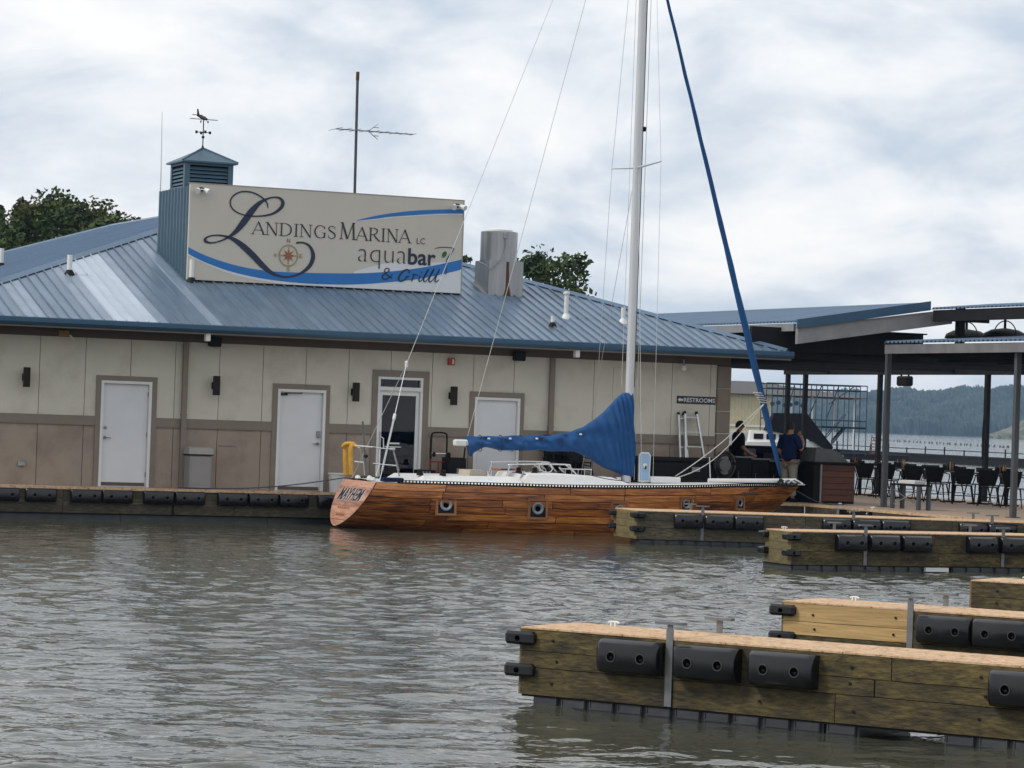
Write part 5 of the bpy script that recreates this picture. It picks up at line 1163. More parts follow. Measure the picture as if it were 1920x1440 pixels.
def ladder(u0, u1, vt, vb, y0, y1, lb, rungs, flare):
    x0, zt = W(u0, vt, y1); x1, _ = W(u1, vt, y1); wd = x1-x0
    t = thing('step_ladder', lb, 'ladder', L(x0, 0, DK), TH, 'aluminium ladders')
    Hh = zt-DK
    for s, x_ in ((-1, 0), (1, wd)): loft(MB(), [[(x_+s*flare-.02,y0,0),(x_+s*flare+.02,y0,0),(x_+s*flare+.02,y0+.06,0),(x_+s*flare-.02,y0+.06,0)], [(x_-.02,y1,Hh),(x_+.02,y1,Hh),(x_+.02,y1+.06,Hh),(x_-.02,y1+.06,Hh)]]).build('rail', M['alu'], t)
    for k in range(rungs):
        f = (k+.7)/rungs; z_ = Hh*f; y_ = y0+(y1-y0)*f+.03; e1 = flare*(1-f)
        MB().box((-e1+.01,y_-.03,z_-.015), (wd+e1-.01,y_+.03,z_+.015)).build('rung', M['alu'], t)
    MB().lathe((0,y1+.03,Hh), [(.04,-.02),(.04,.02)], 10, 'x').build('hinge', M['black'], t); MB().lathe((wd,y1+.03,Hh), [(.04,-.02),(.04,.02)], 10, 'x').build('hinge', M['black'], t)
ladder(1285,1307,774,900,.25,.78,'aluminium step ladder leaning beside the restrooms sign, its hinges open',6,.16)
ladder(1273,1283,776,900,.40,.80,'narrow folded aluminium ladder behind the wider one',6,.05)
x_, z_ = W(1357, 872, .3); t = thing('hose_reel', 'coiled dark hose on a reel at the corner of the building', 'hose', L(x_, .3, DK), TH)
q = MB()
for k in range(5): MB().tube([((.17+.022*k)*math.cos(a*PI/12), -.06+.02*(k % 3), z_-DK+(.22+.02*k)*math.sin(a*PI/12)) for a in range(25)], .017, 6).build('hose_coil', M['rubber'], t, True)
MB().lathe((0,0,z_-DK), [(.14,-.08),(.14,.08)], 16, 'y').build('drum', M['canvas_grey'], t); MB().box((-.20,-.02,0), (-.16,.06,z_-DK)).box((.16,-.02,0), (.20,.06,z_-DK)).build('stand', M['black'], t)

# ================================================================== PATIO
def chair_proto():
    t = thing('patio_chair', '', 'chair', (0,0,0), 0, 'black cafe chairs on the patio')
    MB().rbox((-.20,-.20,.43), (.20,.20,.455), .01).build('seat', M['black'], t)
    bk = loft(MB(), [[(-.15,-.205,.47),(.15,-.205,.47),(.15,-.19,.47),(-.15,-.19,.47)], [(-.21,-.25,.66),(.21,-.25,.66),(.21,-.235,.66),(-.21,-.235,.66)], [(-.245,-.275,.84),(.245,-.275,.84),(.245,-.26,.84),(-.245,-.26,.84)]]).build('backrest', M['black'], t)
    for sx in (-1, 1):
        for sy in (-1, 1): MB().tube([(sx*.18,sy*.17,.44),(sx*.25,sy*.24,0)], [.02,.012], 6).build('leg', M['black'], t)
        MB().tube(spline([(sx*.19,-.25,.72),(sx*.27,-.12,.69),(sx*.275,.06,.66),(sx*.22,.15,.45)], 4), .013, 6).build('arm', M['black'], t)
    MB().tube([(-.21,.205,.2),(.21,.205,.2)], .008, 5).tube([(-.21,-.205,.2),(.21,-.205,.2)], .008, 5).build('stretcher', M['black'], t)
    return t
ch = chair_proto(); first = True
TX = 21.0
def put_chair(x_, y_, rz, lb, z_=DK, grp=None):
    global first
    o = ch if first else copy_tree(ch); first = False
    o.location = L(x_, y_, z_); o.rotation_euler = (0,0,TH+rz); o['label'] = lb
    if grp: o['group'] = grp
yc = lambda u, x_: XP(u, 920, x_)[0]
ORD = ('first','second','third','fourth','fifth','sixth','seventh')
for i, u in enumerate((1622, 1665, 1710, 1757, 1806, 1854, 1902)): put_chair(20.25, yc(u, 20.25), -PI/6+random.uniform(-.35,.35), ORD[i]+' black cafe chair from the timber counter, walkway side of the tables')
for i, u in enumerate((1645, 1690, 1735, 1783, 1832, 1880)): put_chair(21.75, yc(u, 21.75), PI*.7+random.uniform(-.3,.3), ORD[i]+' black cafe chair from the timber counter, lake side of the tables')
for k in range(4): put_chair(on(1045,870,.5), .45, PI, 'black cafe chair in the stack behind the sail cover, tier %s' % ('lowest','second','third','topmost')[k], DK+.16*k, 'stacked chairs by the wall')
for k in range(3): put_chair(on(1085,870,.5), .47, PI+.1, 'black cafe chair in the lower stack nearest the mast, tier %s' % ('lowest','middle','topmost')[k], DK+.16*k, 'stacked chairs by the wall')
def table_proto():
    t = thing('patio_table', 'square black patio table with pedestal foot in the lakeside row', 'table', (0,0,0), 0, 'patio tables in a row')
    MB().rbox((-.40,-.40,.72), (.40,.40,.75), .008).build('table_top', mat('dark_top', (.06,.06,.06), .35), t)
    MB().tube([(0,0,.03),(0,0,.72)], .045, 10).build('pedestal', M['black'], t)
    MB().box((-.34,-.035,0), (.34,.035,.035)).box((-.035,-.34,0), (.035,-.036,.035)).box((-.035,.036,0), (.035,.34,.035)).build('foot', M['black'], t)
    return t
tp = table_proto(); first_t = True
def caddy(x_, y_, tall, nth):
    t = thing('condiment_caddy', nth+' condiment caddy of sauce bottles from the timber counter, on a table', 'caddy', L(x_, y_, DK+.751), TH, 'condiment caddies')
    MB().box((-.16,-.10,0), (.16,.10,.02)).box((-.16,-.10,.02), (-.15,.10,.12)).box((.15,-.10,.02), (.16,.10,.12)).box((-.15,.09,.02), (.15,.10,.15)).build('tray', M['black'], t)
    for k in range(5): MB().lathe((-.11+.055*k, random.uniform(-.05,.05), .021), [(.022,0),(.024,.09),(.012,.13),(.012,.17+random.uniform(0,.03))], 8).build('bottle', random.choice((M['amber'], M['rust'], M['bronze'], M['signtan'])), t)
for i, u in enumerate((1612, 1650, 1695, 1740, 1787, 1838, 1886)):
    o = tp if first_t else copy_tree(tp); first_t = False; o['label'] = ORD[i]+' square pedestal table from the timber counter in the lakeside row'
    y_ = yc(u, TX); o.location = L(TX, y_, DK); o.rotation_euler = (0,0,TH)
    if i in (0, 2, 4, 6): caddy(TX-.1, y_, i % 2, ORD[i//2])
# posts
def post(x_, y_, z1, w_, lb, mt='post', grp='canopy posts'):
    t = thing('canopy_post', lb, 'post', L(x_, y_, DK), TH, grp)
    MB().box((-w_/2,-w_/2,.02), (w_/2,w_/2,z1-DK)).build('shaft', M[mt], t); MB().box((-w_,-w_,0), (w_,w_,.02)).build('base_plate', M[mt], t)
post(16.0, -.8, 4.15, .105, 'grey steel canopy post on the walkway next to the folding work stand')
post(15.93, -6.05, 4.15, .105, 'grey steel canopy post on the walkway beside the beige cabinet')
for u, lb in ((1478,'slim dark post behind the man in navy'),(1511,'dark post between the man in navy and the timber counter'),(1651,'dark lakeside post behind the first walkway post'),(1853,'dark lakeside post beside the hanging cord')):
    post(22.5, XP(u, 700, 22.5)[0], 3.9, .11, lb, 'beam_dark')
# canopies: ribbed steel sheets on steel beams
def sheet(mb, x0, z0, x1, z1, y0, y1, pitch=.16, h=.03, th=.02):
    n = int((y1-y0)/pitch); dz = (z1-z0)/(x1-x0)
    ys = []
    for k in range(n):
        a = y0+k*pitch; ys += [(a, 0), (a+pitch*.30, 0), (a+pitch*.42, h), (a+pitch*.70, h), (a+pitch*.82, 0)]
    ys.append((y0+n*pitch, 0)); vs = []
    for y_, o in ys: vs += [(x0,y_,z0+o), (x1,y_,z1+o), (x0,y_,z0+o-th), (x1,y_,z1+o-th)]
    fs = []
    for k in range(len(ys)-1):
        a = 4*k; fs += [(a,a+1,a+5,a+4), (a+2,a+6,a+7,a+3), (a,a+4,a+6,a+2), (a+1,a+3,a+7,a+5)]
    return mb.add(vs, fs)
YA = -.3; ax, az = W(1495, 603, YA); rx, rz_ = W(1745, 569, YA)
CA = thing('gable_canopy', 'large blue steel gable canopy over the bar between building and patio', 'canopy', L(0,0,0), TH)
sheet(MB(), ax, az, rx, rz_, YA, 16).build('roof_sheet', M['roof_side'], CA)
MB().add([(ax,YA-.02,az-.15),(rx,YA-.02,rz_-.15),(rx,YA-.02,rz_+.05),(ax,YA-.02,az+.05),(ax,YA+.04,az-.15),(rx,YA+.04,rz_-.15),(rx,YA+.04,rz_+.05),(ax,YA+.04,az+.05)], [(0,1,2,3),(4,7,6,5),(0,4,5,1),(1,5,6,2),(2,6,7,3),(3,7,4,0)]).build('rake_trim', M['gutter'], CA)
MB().add([(ax+.05,YA+.06,az-.48),(rx+.6,YA+.06,rz_-.42),(rx+.6,YA+.06,rz_-.10),(ax+.05,YA+.06,az-.12),(ax+.05,YA+.16,az-.48),(rx+.6,YA+.16,rz_-.42),(rx+.6,YA+.16,rz_-.10),(ax+.05,YA+.16,az-.12)], [(0,1,2,3),(4,7,6,5),(0,4,5,1),(1,5,6,2),(2,6,7,3),(3,7,4,0)]).build('rake_beam', M['beam'], CA)
MB().box((ax+.02,YA+.2,az-.20), (ax+.08,16,az-.035)).build('eave_beam', M['beam'], CA)
for k in range(5):
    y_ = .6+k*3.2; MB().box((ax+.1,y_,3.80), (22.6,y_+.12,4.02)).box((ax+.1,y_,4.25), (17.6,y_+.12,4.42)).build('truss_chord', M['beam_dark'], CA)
    for j in range(3): MB().tube([(ax+.4+j*1.0,y_+.06,4.0),(ax+.9+j*1.0,y_+.06,4.3)], .035, 5).build('truss_web', M['beam_dark'], CA)
MB().box((13.3,.45,3.95), (17.6,.56,4.46)).build('dark_fill_board', M['beam_dark'], CA)  # dark board added to close sky gaps and deepen shade under the canopy
MB().box((ax+.1,.2,4.44), (17.55,16,4.47)).build('dark_overhead_sheet', M['beam_dark'], CA)  # added dark sheet: blocks the sky, stands for shade below the roof
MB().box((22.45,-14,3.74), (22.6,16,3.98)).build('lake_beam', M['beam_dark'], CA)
MB().box((13.1,.9,3.70), (14.6,1.0,3.76)).build('link_beam', M['beam_dark'], CA)
CB2 = thing('upper_canopy', 'high blue steel canopy roof continuing past the gable rake', 'canopy', L(0,0,0), TH)
ux, uz = W(1745, 579, -.36); sheet(MB(), ux, uz, ux+1.5, uz+.15, -14, -.36).build('roof_sheet', M['roof_side'], CB2)
MB().box((ux+.04,-14,uz-.28), (ux+.12,-.4,uz-.03)).build('eave_beam', M['beam_dark'], CB2)
for y_ in (-.5, -4.2, -8.): MB().box((ux+.6,y_-.08,3.9), (ux+.76,y_+.08,uz+.04)).box((ux+.1,y_-.05,uz-.26), (ux+1.4,y_+.05,uz-.14)).build('king_post', M['beam_dark'], CB2)
CC = thing('patio_canopy', 'lower blue corrugated canopy over the patio tables', 'canopy', L(0,0,0), TH)
ex = 15.72; ye, ez = XP(1720, 641, ex); yf = XP(1657, 641, ex)[0]; lx, lz = 19.2, ez+.26
sheet(MB(), ex, ez, lx, lz, -14, yf, .17, .035).build('roof_sheet', M['roof_side'], CC); sheet(MB(), lx, lz, 22.9, ez-.15, -14, yf, .17, .035).build('roof_sheet', M['roof_side'], CC)
MB().box((ex+.03,-14,ez-.24), (ex+.13,yf,ez-.045)).build('eave_beam', M['beam_mid'], CC)
for k in range(5): y_ = yf-.3-k*2.9; MB().box((ex+.15,y_-.05,ez-.30), (22.6,y_+.05,ez-.06)).build('rafter', M['beam_dark'], CC)
for x_ in (17.2, 18.6, 20, 21.3): MB().box((x_,-14,ez-.36), (x_+.08,yf,ez-.301)).build('purlin', M['beam_dark'], CC)
MB().box((17.0,-14,3.80), (17.1,yf,4.02)).build('inner_beam', M['beam_dark'], CC)
# two hooped dark hoods on the low canopy
for u, nth in ((1812,'first'), (1884,'second')):
    y_, z_ = XP(u, 626, 19.0); t = thing('hooped_hood', nth+' dark hood under a thin hoop from the gable rake, between canopy roofs', 'hood', L(19.0, y_, lz-.02), TH, 'hoods between canopy roofs')
    MB().lathe((0,0,0), [(.50,0),(.46,.10),(.30,.18),(.02,.22)], 18).build('dome', M['black'], t, True); MB().tube([(0,.48*math.cos(a*PI/12),.36*math.sin(a*PI/12)+.02) for a in range(13)], .014, 5).build('hoop', M['black'], t)
    MB().tube([(0,.0,.0),(0,.0,.42)], .03, 6).build('stem', M['black'], t)
x_ = 22.3; y_, z_ = XP(1697, 700, x_); t = thing('hanging_heater', 'black rounded heater hanging under the lakeside beam', 'heater', L(x_, y_, 3.74), TH)
MB().rbox((-.1,-.28,-.30), (.1,.28,-.04), .04).build('housing', M['black'], t); MB().box((-.02,-.2,-.05), (.02,-.16,0)).box((-.02,.16,-.05), (.02,.2,0)).build('hanger', M['black'], t)
# hanging cord
y_ = XP(1847, 700, 22.3)[0]; o = MB().tube([(0,0,2.9),(0,0,1.9),(.02,0,1.75),(0,.0,1.4),(0,.0,.75)], [.008,.008,.035,.03,.02], 6).build('pull_rope', M['black']); o.location = L(22.3, y_, .9); tag(o, 'dark cord with a knot hanging beside the lakeside post', 'cord')
# bar counter and equipment
t = thing('bar_counter', 'bar counter faced with horizontal reddish boards under the gable canopy', 'counter', L(15.25, 1.0, DK), TH)
cw_ = 1.05; chh = .92
MB().box((0,.03,0), (cw_,2.6,chh-.05)).build('carcass', M['black'], t)
for k in range(6): MB().box((.22,-.0,.05+k*.135), (cw_-.02,.03,.175+k*.135)).build('face_board', M['counter'], t)
MB().box((0,-.0,.03), (.20,.03,chh-.06)).build('corner_panel', M['black'], t)
MB().rbox((-.05,-.06,chh-.05), (cw_+.06,2.7,chh), .01).build('counter_top', M['black'], t); MB().box((.15,-.035,.0), (.19,-.001,chh-.06)).build('edge_strip', M['beam'], t)
x0_, y0_ = 15.45, 1.5; t = thing('covered_grill', 'grill under a slumped grey cover on the bar counter', 'grill', L(x0_, y0_, DK+chh), TH)
loft(MB(), [[(-.1,-.35,0),(.75,-.35,0),(.75,.35,0),(-.1,.35,0)], [(-.06,-.30,.22),(.55,-.30,.20),(.55,.30,.20),(-.06,.30,.22)], [(.02,-.2,.30),(.40,-.2,.28),(.40,.2,.28),(.02,.2,.30)]]).build('cover', M['canvas_grey'], t, 'auto'); MB().rbox((.55,-.2,.001), (.72,.2,.16), .01).build('side_tray', M['grey_bin'], t)
for (u0, u1, vt, y_, nm, lb, mt) in ((1378,1408,858,2.2,'bar_cabinet','dark bar cabinet beside the corner pilaster','black'),(1410,1442,862,2.4,'bar_fridge','low dark fridge under the bar beside the cabinet','beam_dark'),(1444,1463,866,2.6,'storage_cart','narrow black cart beside the man in navy','black')):
    x0, x1 = on(u0,900,y_), on(u1,900,y_); zt = W(u0,vt,y_)[1]-DK; t = thing(nm, lb, 'cabinet', L(x0, y_, DK), TH)
    MB().rbox((0,0,0), (x1-x0,.6,zt), .01).build('body', M[mt], t); MB().box((.03,-.012,.06), (x1-x0-.03,-.001,zt-.22)).build('door', M['black'], t); MB().tube([(.07,-.03,zt-.3),(.07,-.03,zt-.5)], .008, 5).build('handle', M['steel'], t); MB().rbox((-.02,-.03,zt), (x1-x0+.02,.62,zt+.03), .006).build('top', M['beam'], t)
t = thing('back_bar_shelf', 'dark back bar shelf with boxes behind the man in navy', 'shelf', L(15.2, 6.4, DK), TH)
MB().box((0,0,.0), (3.2,.5,.85)).box((0,0,1.15), (3.2,.5,1.19)).box((0,.44,.85), (3.2,.5,1.15)).build('carcass', M['black'], t)
for k in range(6): MB().rbox((.15+k*.5,.05,.851), (.45+k*.5,.4,1.02+.05*(k % 3)), .01).build('box', M['beam_dark'] if k % 2 else M['canvas_grey'], t)
# folding work stand
a, c = G(1680, 953); a2, c2 = G(1733, 957); t = thing('work_stand', 'grey folding work stand with white top and crossed braces on the walkway', 'work stand', L((a+a2)/2, (c+c2)/2, DK), TH)
hw = abs(c-c2)/2+.02; sp = .12
for s in (-1, 1): MB().box((-.15,s*hw-.05,0), (-.09,s*hw+.05,.50)).box((.09,s*hw-.05,0), (.15,s*hw+.05,.50)).build('leg', M['post'], t)
MB().tube([(-.12,-hw,.08),(-.12,hw,.42)], .012, 5).tube([(-.12,hw,.08),(-.12,-hw,.42)], .012, 5).build('brace', M['alu'], t)
MB().rbox((-.16,-hw-.06,.50), (.16,hw+.06,.54), .006).build('frame_top', M['black'], t); MB().rbox((-.14,-hw*.7,.541), (.14,hw*.5,.62), .01).build('white_top', M['plastic_white'], t)
# beige cabinet at the end of the walkway
a, c = G(1912, 972); t = thing('beige_cabinet', 'tall beige dock cabinet beside the end walkway post', 'cabinet', L(a+.1, c-.9, DK), TH)
MB().rbox((0,0,0), (.6,.9,.92), .02).build('body', mat('beige_paint', (.52,.46,.36), .6), t); MB().rbox((-.02,-.02,.921), (.62,.92,.96), .01).build('lid', mat('beige_lid', (.50,.44,.35), .6), t); MB().box((-.008,.05,.1), (-.001,.42,.85)).build('door', mat('beige_door', (.50,.44,.35), .6), t)

# ---------------------------------------------------------------- people
def skin_body(name, verts, edges, radii, m_, parent, loc_=(0,0,0), sub=2, root=0):
    me = bpy.data.meshes.new(name); me.from_pydata(verts, edges, []); me.update()
    o = bpy.data.objects.new(name, me); COL.objects.link(o)
    md = o.modifiers.new('skin', 'SKIN'); md.use_smooth_shade = True; ss = o.modifiers.new('sub', 'SUBSURF'); ss.levels = sub; ss.render_levels = sub
    lay = me.skin_vertices[0] if me.skin_vertices else None
    if lay is None:
        bm = bmesh.new(); bm.from_mesh(me); bm.verts.layers.skin.verify(); bm.to_mesh(me); bm.free(); lay = me.skin_vertices[0]
    for i, r in enumerate(radii): lay.data[i].radius = r if isinstance(r, tuple) else (r, r)
    lay.data[root].use_root = True
    dg = bpy.context.evaluated_depsgraph_get(); dg.update(); me2 = bpy.data.meshes.new_from_object(o.evaluated_get(dg)); bpy.data.objects.remove(o)
    me2.materials.clear(); me2.materials.append(m_)
    for p in me2.polygons: p.use_smooth = True
    o = bpy.data.objects.new(name, me2); COL.objects.link(o); o.parent = parent; o.location = loc_; return o
def person(label, x_, y_, rz, shirt, pants, armpose, lean=0.):
    t = thing('person', label, 'person', L(x_, y_, DK), rz)
    # x right, y forward, z up
    V = [(0,0,.95),(0,0,1.12),(0,.01,1.30),(0,0,1.45),(0,.02,1.53),(0,.04,1.64),(0,.05,1.72)]; E_ = [(0,1),(1,2),(2,3),(3,4),(4,5),(5,6)]; R_ = [(.12,.09),(.14,.10),(.17,.12),(.10,.09),.055,(.075,.095),(.06,.08)]
    for s in (-1, 1):
        b0 = len(V); arm = armpose[0 if s < 0 else 1]
        V += [(s*.19,0,1.42)]+[(s*p[0],p[1],p[2]) for p in arm]; E_ += [(3,b0),(b0,b0+1),(b0+1,b0+2),(b0+2,b0+3)]; R_ += [.065,.048,.036,.042]
        b1 = len(V); V += [(s*.10,0,.86),(s*.11,.02,.50),(s*.12,-.01,.09),(s*.13,.12,.03)]; E_ += [(0,b1),(b1,b1+1),(b1+1,b1+2),(b1+2,b1+3)]; R_ += [.07,.055,.04,.04]
    skin_body('body', V, E_, R_, M['skin'], t)
    sv = [(0,0,.86),(0,0,1.12),(0,.01,1.30),(0,0,1.46)]; se = [(0,1),(1,2),(2,3)]; sr_ = [(.195,.15),(.20,.15),(.215,.155),(.12,.10)]
    for s in (-1, 1):
        arm = armpose[0 if s < 0 else 1]; b0 = len(sv); f = .55
        m0 = Vector((s*.20,0,1.42)); m1 = Vector((s*arm[0][0],arm[0][1],arm[0][2])); mm_ = m0.lerp(m1, .95)
        sv += [tuple(m0), tuple(mm_)]; se += [(3,b0),(b0,b0+1)]; sr_ += [.085,.075]
    skin_body('shirt', sv, se, sr_, shirt, t)
    pv = [(0,0,.97),(-.10,0,.84),(.10,0,.84),(-.11,.02,.46),(.11,.02,.46),(-.12,.0,.10),(.12,.0,.10)]; pe = [(0,1),(0,2),(1,3),(2,4),(3,5),(4,6)]
    skin_body('trousers', pv, pe, [(.20,.15),.125,.125,.095,.095,.08,.08], pants, t)
    for s in (-1, 1): MB().rbox((s*.125-.05,-.09,0), (s*.125+.05,.19,.09), .025).build('shoe', M['black_cloth'], t)
    hv = MB(); n = 14; vs = []; fs = []
    for i in range(9):
        th_ = PI*.62*i/8
        for k in range(n):
            a = 2*PI*k/n; r_ = .098*math.sin(th_)+.001; fr = max(0, math.sin(a))*.6*(i/8)
            vs.append((r_*.92*math.cos(a), .04-.008+r_*1.12*math.sin(a)*(1-fr*.55), 1.655+.118*math.cos(th_)+(.05*fr)))
    for i in range(8):
        for k in range(n): fs.append((i*n+k, i*n+(k+1) % n, (i+1)*n+(k+1) % n, (i+1)*n+k))
    hv.add(vs, fs).build('hair', M['hair'], t, True)
    f = MB().tube([(0,.115,1.665),(0,.145,1.63),(0,.12,1.615)], [.010,.016,.010], 6); f.build('nose', M['skin'], t, True)
    for s in (-1, 1):
        MB().lathe((s*.077,.035,1.635), [(.02,-.008),(.026,0),(.018,.008)], 8, 'x').build('ear', M['skin'], t, True)
        MB().lathe((s*.032,.118,1.655), [(.011,-.006),(.011,.004),(.004,.008)], 8, 'y').build('eye', M['hair'], t)
        hand = armpose[0 if s < 0 else 1][2]; hb = Vector((s*hand[0],hand[1],hand[2])); wr = armpose[0 if s < 0 else 1][1]; dv = (hb-Vector((s*wr[0],wr[1],wr[2]))).normalized(); sd_ = dv.cross(Vector((0,1,.2))).normalized()
        for k in range(4): q = hb+sd_*(.028-.019*k); MB().tube([q, q+dv*(.05+.012*(1 if k in (1,2) else 0)), q+dv*.075+Vector((0,.02,0))], [.010,.009,.007], 6).build('finger', M['skin'], t, True)
        MB().tube([hb+sd_*.03-dv*.03, hb+sd_*.055+dv*.02, hb+sd_*.05+dv*.05], [.011,.010,.008], 6).build('thumb', M['skin'], t, True)
    MB().tube([(-.022,.128,1.592),(.022,.128,1.592)], .006, 5).build('mouth', mat('lips%d' % random.randint(0,9999), (.28,.10,.08), .6), t)
    return t
a, c = G(1478, 934)
person('person in navy shirt and khaki trousers at the bar, hand raised to the face', on(1479, 880, 1.5), 1.5, math.radians(-38), M['cloth_navy'], M['khaki'],
    [[(.27,-.02,1.14),(.25,.16,.98),(.24,.22,.94)], [(.27,.06,1.15),(.20,.24,1.34),(.13,.22,1.50)]])
person('person in dark clothing behind the corner pilaster, head bent towards the bar', on(1383, 860, 3.4), 3.4, math.radians(-75), M['black_cloth'], M['black_cloth'],
    [[(.26,.02,1.16),(.22,.22,1.02),(.20,.30,1.0)], [(.26,.02,1.16),(.22,.22,1.02),(.20,.30,1.0)]])

# ================================================================== BEYOND THE PATIO
# breakwater dock
p, q = ground(1440, 836, .6), ground(1960, 863, .6); d = (q-p); an = math.atan2(d.y, d.x); ln = d.length
t = thing('breakwater_dock', 'dark low breakwater dock crossing the open lake behind the patio', 'dock', (p.x, p.y, 0), an)
MB().box((0,0,-.3), (ln,2.0,.42)).build('pontoon', M['black'], t); MB().box((0,-.05,.42), (ln,2.05,.60)).build('deck', M['beam_dark'], t)
rg = random.Random(9)
for k in range(14): x_ = ln*(.05+k*.066); MB().box((x_,.9,.60), (x_+.08,.98,1.0+rg.random()*.3)).build('stanchion', M['beam_dark'], t)
MB().tube([(0,.94,.95),(ln,.94,.95)], .03, 4).build('rail', M['beam_dark'], t)
# line of small floats along the lake
p, q = ground(1640, 824, .2), ground(1930, 840, .2); 
for k in range(40):
    f = k/39; r_ = .13+.14*rg.random(); c = p.lerp(q, f+rg.uniform(-.01,.01)); o = MB().lathe((0,0,0), [(r_*.7,-.3),(r_,0),(r_*.8,.2+rg.random()*.2),(.05,.45)], 8).build('wave_float', M['canvas_grey']); o.location = (c.x, c.y, 0); tag(o, 'small grey float in the string along the breakwater', 'float', 'string of breakwater floats')
# two-storey party dock with stairs
DP = 205.
def PD(u, v, d=DP): r = at_depth(u, v, d); return r
pb = PD(1434, 836); pt = PD(1434, 720); base = Vector((pb.x, DP, 0)); sc_ = DP/F
t = thing('two_storey_dock_frame', 'open steel two-storey swim dock with stairs and railings behind the bar', 'dock frame', base, math.radians(1))
Wd = (1623-1434)*sc_; Ht = 2.3+(797-716)*sc_; mid = 2.3+(800-785)*sc_
for k in range(10):
    x_ = Wd*k/9
    for y_ in (0, 3.5): MB().tube([(x_,y_,.5),(x_,y_,Ht)], .036, 5).build('post', M['navy_steel'], t)
for y_ in (0, 3.5):
    for z_ in (Ht, Ht-.35, mid, .62): MB().tube([(0,y_,z_),(Wd,y_,z_)], .04, 5).build('rail', M['navy_steel'], t)
MB().box((0,0,.2), (Wd+3,3.5,.6)).build('deck', M['beam_dark'], t); MB().box((Wd*.55,0,mid-.55), (Wd,3.5,mid-.42)).build('upper_deck', M['beam_dark'], t)
for a_, c_ in (((.62,.75),(.88,1.0)),((.42,.55),(.55,1.0)),((.60,.55),(.72,1.0)),((.18,.5),(.28,1.0))):
    MB().tube([(Wd*a_[0],0,Ht*a_[1]),(Wd*c_[0],0,Ht*c_[1])], .045, 5).build('brace', M['navy_steel'], t)
sx0, sx1 = Wd*.60, Wd*.80
for y_ in (.2, 1.4): MB().tube([(sx0,y_,.65),(sx1,y_,mid-.45)], .07, 5).tube([(sx0,y_,1.55),(sx1,y_,mid+.45)], .035, 5).build('stringer', M['navy_steel'], t)
for k in range(9): f = (k+.5)/9; MB().box((sx0+(sx1-sx0)*f-.12,.2,.65+(mid-1.1)*f), (sx0+(sx1-sx0)*f+.12,1.4,.70+(mid-1.1)*f)).build('stair_tread', M['beam_dark'], t)
for k in range(6): MB().lathe((Wd*(.06+.06*k),-.05,mid+1.0+.1*math.sin(k*2)), [(.13,-.05),(.16,0),(.13,.05)], 10, 'y').build('marker_disc', M['navy_steel'], t)
# wooden ladder rack at its end
c = PD(1630, 832); t = thing('dock_ladder', 'slatted orange-brown ladder leaning at the end of the swim dock', 'ladder', (c.x, DP, .55), 0)
for s in (0, .42): MB().tube([(s,0,0),(s+.2,.2,1.35)], .03, 5).build('rail', M['beam_dark'], t)
for k in range(6): MB().box((.03*k,.02*k,.12+.21*k), (.42+.04*k,.06+.03*k,.18+.21*k)).build('rung', M['red_pine'], t)
# cruiser with dark canvas
c = PD(1398, 838, 190.); sc2 = 190./F; ln = (1560-1398)*sc2
t = thing('covered_cruiser', 'white cabin cruiser under a dark canvas top moored behind the bar', 'motorboat', (c.x, 190., 0), 0)
loft(MB(), [[(0,0,-.2),(0,1.6,-.2),(0,1.8,1.25),(0,-.2,1.25)], [(ln*.6,-.1,-.2),(ln*.6,1.7,-.2),(ln*.6,1.9,1.35),(ln*.6,-.3,1.35)], [(ln*.98,.75,.4),(ln*.98,.85,.4),(ln,.9,1.5),(ln,.7,1.5)]]).build('hull', M['white'], t, 'auto')
loft(MB(), [[(.2,0,1.25),(.2,1.6,1.25),(.3,1.5,2.0),(.3,.1,2.0)], [(ln*.55,0,1.3),(ln*.55,1.6,1.3),(ln*.5,1.5,2.0),(ln*.5,.1,2.0)]]).build('cabin', M['white'], t)
for k in range(3): MB().box((.5+k*.8,-.02,1.45), (1.1+k*.8,.06,1.8)).build('window', M['dark'], t)
loft(MB(), [[(ln*.22,-.1,2.0),(ln*.22,1.7,2.0),(ln*.24,1.5,2.15),(ln*.24,.1,2.15)], [(ln*.28,-.15,2.0),(ln*.28,1.75,2.0),(ln*.32,1.6,3.15),(ln*.32,0,3.15)], [(ln*.72,-.15,1.6),(ln*.72,1.75,1.6),(ln*.70,1.6,3.18),(ln*.70,0,3.18)], [(ln*1.0,.3,.7),(ln*1.0,1.3,.7),(ln*1.02,1.2,1.1),(ln*1.02,.4,1.1)]]).build('canvas_top', M['black_cloth'], t, 'auto')
# storage building across the basin
DS = 240.; s3 = DS/F; c = PD(1330, 836, DS); x0 = c.x; Hq = 2.3+(797-738)*s3
t = thing('storage_building', 'cream ribbed storage building with low grey roof beyond the swim dock', 'building', (x0, DS, 0), 0)
w1 = (1442-1330)*s3; w2 = (1600-1330)*s3
MB().box((0,0,.3), (w1,14,Hq)).build('wall', mat('cream_ribbed', (.62,.56,.38), .7), t)
for k in range(18): MB().box((k*w1/18+.05,-.06,Hq-2.5), (k*w1/18+.12,-.001,Hq)).build('wall_rib', mat('rib_cream', (.55,.49,.32), .7) if k == 0 else bpy.data.materials['rib_cream'], t)
MB().box((0,-.05,.3), (w1,-.001,Hq-3.1)).build('lower_wall', mat('grey_lower', (.45,.45,.44), .7), t)
MB().box((0,-.08,Hq-2.65), (w1,-.001,Hq-2.5)).build('belt', M['plastic_white'], t)
rz1 = 2.3+(797-712)*s3
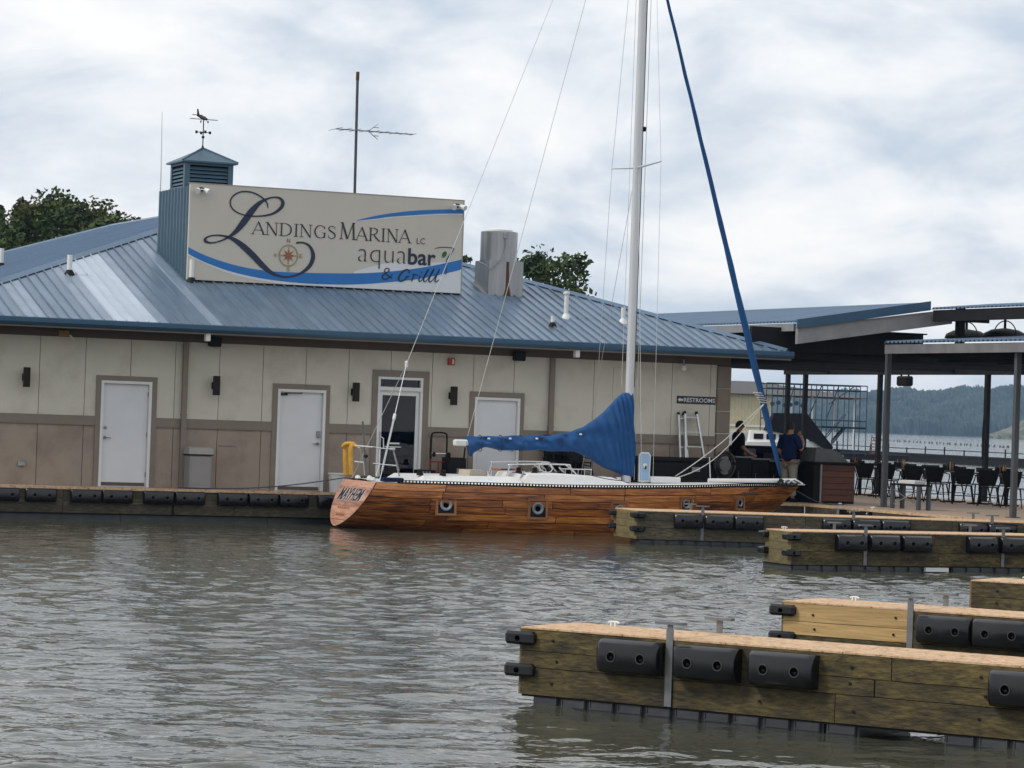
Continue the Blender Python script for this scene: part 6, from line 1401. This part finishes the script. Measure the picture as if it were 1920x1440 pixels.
loft(MB(), [[(-8,-.6,Hq),(-8,14.6,Hq),(-8,7,rz1)], [(w1-.5,-.6,Hq),(w1-.5,14.6,Hq),(w1-.5,7,rz1)], [(w2+1.2,-.6,Hq-.05),(w2+1.2,14.6,Hq-.05),(w2+1.2,7,Hq+.1)]]).build('roof', mat('grey_roof', (.085,.082,.08), .8), t)
for k in range(5): MB().tube([(w1+k*(w2-w1)/4,.2,.2),(w1+k*(w2-w1)/4,.2,Hq)], .08, 6).build('column', M['plastic_white'], t)

# ---------------------------------------------------------------- trees behind the building
def tree(label, u, vtop, depth, rad, hgt, seed, n=5200, leaf=.20, mt='leaf', base_z=.9):
    rg = random.Random(seed); c = at_depth(u, vtop, depth); top = c.z
    t = thing('tree', label, 'tree', (c.x, depth, base_z), rg.random()*6, 'trees behind the marina')
    tz = top-base_z; q = MB(); q.tube([(0,0,-.3),(.1,.05,tz*.3),(.05,.1,tz*.6)], [.28,.2,.1], 8)
    clumps = []
    for k in range(46):
        a = rg.random()*2*PI; zf = rg.random(); r_ = rad*math.sqrt(rg.random())*math.sin(PI*(.18+.70*(1-zf)))**.7
        clumps.append((r_*math.cos(a), r_*math.sin(a), tz-hgt*(1-zf)-.25*rad*rg.random(), rad*rg.uniform(.16,.36)))
    for k in range(0, 46, 4): cx_, cy_, cz_, cr_ = clumps[k]; q.tube([(.05,.05,tz*.45),(cx_*.5,cy_*.5,(tz*.5+cz_)/2),(cx_,cy_,cz_)], [.08,.05,.02], 5)
    q.build('trunk', M['bark'], t)
    vs = []; fs = []
    for k in range(n):
        cx_, cy_, cz_, cr_ = rg.choice(clumps); d_ = Vector((rg.gauss(0,1), rg.gauss(0,1), rg.gauss(0,.85))).normalized()*cr_*(rg.random()**.4)*1.15
        p = Vector((cx_,cy_,cz_))+d_; s = leaf*rg.uniform(.6,1.3)
        a = Vector((rg.gauss(0,1), rg.gauss(0,1), rg.gauss(0,.7))).normalized(); b_ = a.cross(Vector((rg.gauss(0,1), rg.gauss(0,1), rg.gauss(0,1)))).normalized()
        i = len(vs); vs += [p-a*s*.7, p+b_*s*.4, p+a*s*.7, p-b_*s*.4]; fs.append((i,i+1,i+2,i+3))
    MB().add(vs, fs).build('crown', M[mt], t, False, None, False)
for i, (u, v, d, r, h, mt, lb) in enumerate([
    (-14,388,132,2.3,5.5,'leaf','dark leafy tree at the end of the row behind the roof'),
    (28,384,128,2.0,5,'leaf2','olive leafy tree second from the end of the row behind the roof'),
    (82,360,134,2.1,5.5,'leaf2','tallest olive tree in the row behind the roof with an airy top'),
    (128,388,130,1.9,5,'leaf','dark rounded tree in the middle of the row behind the roof'),
    (182,380,136,2.0,5,'leaf2','olive tree rising nearest the ribbed sign box of the taller ones'),
    (226,397,133,1.3,4,'leaf','low dark tree dipping behind the roof ridge beside the sign box'),
    (1032,464,130,2.25,4.2,'leaf','round dark green tree showing beside the exhaust fan'),
    (872,480,150,.55,1.6,'leaf','small tree tip between the sign and the exhaust fan'),
    (40,415,120,3.0,5,'leaf','broad dark tree standing low in front of the row behind the roof'),
    (165,425,121,2.8,5,'leaf2','broad olive tree standing low in front of the row behind the roof')]):
    tree(lb, u, v, d, r, h, 30+i, 900 if r < 1 else 5600, .17 if r < 1 else .20, mt)

# ---------------------------------------------------------------- air
hz, ht_, hb_ = newmat('lake_air'); ht_.nodes.remove(hb_)
pv = ht_.nodes.new('ShaderNodeVolumePrincipled'); pv.inputs['Color'].default_value = (.42,.66,.98,1); pv.inputs['Density'].default_value = .00014; pv.inputs['Anisotropy'].default_value = .0
ht_.links.new(pv.outputs[0], ht_.nodes['Material Output'].inputs['Volume'])
o = MB().box((-900,-80,-1.6), (1300,2900,62)).build('haze', hz); stuff(o)
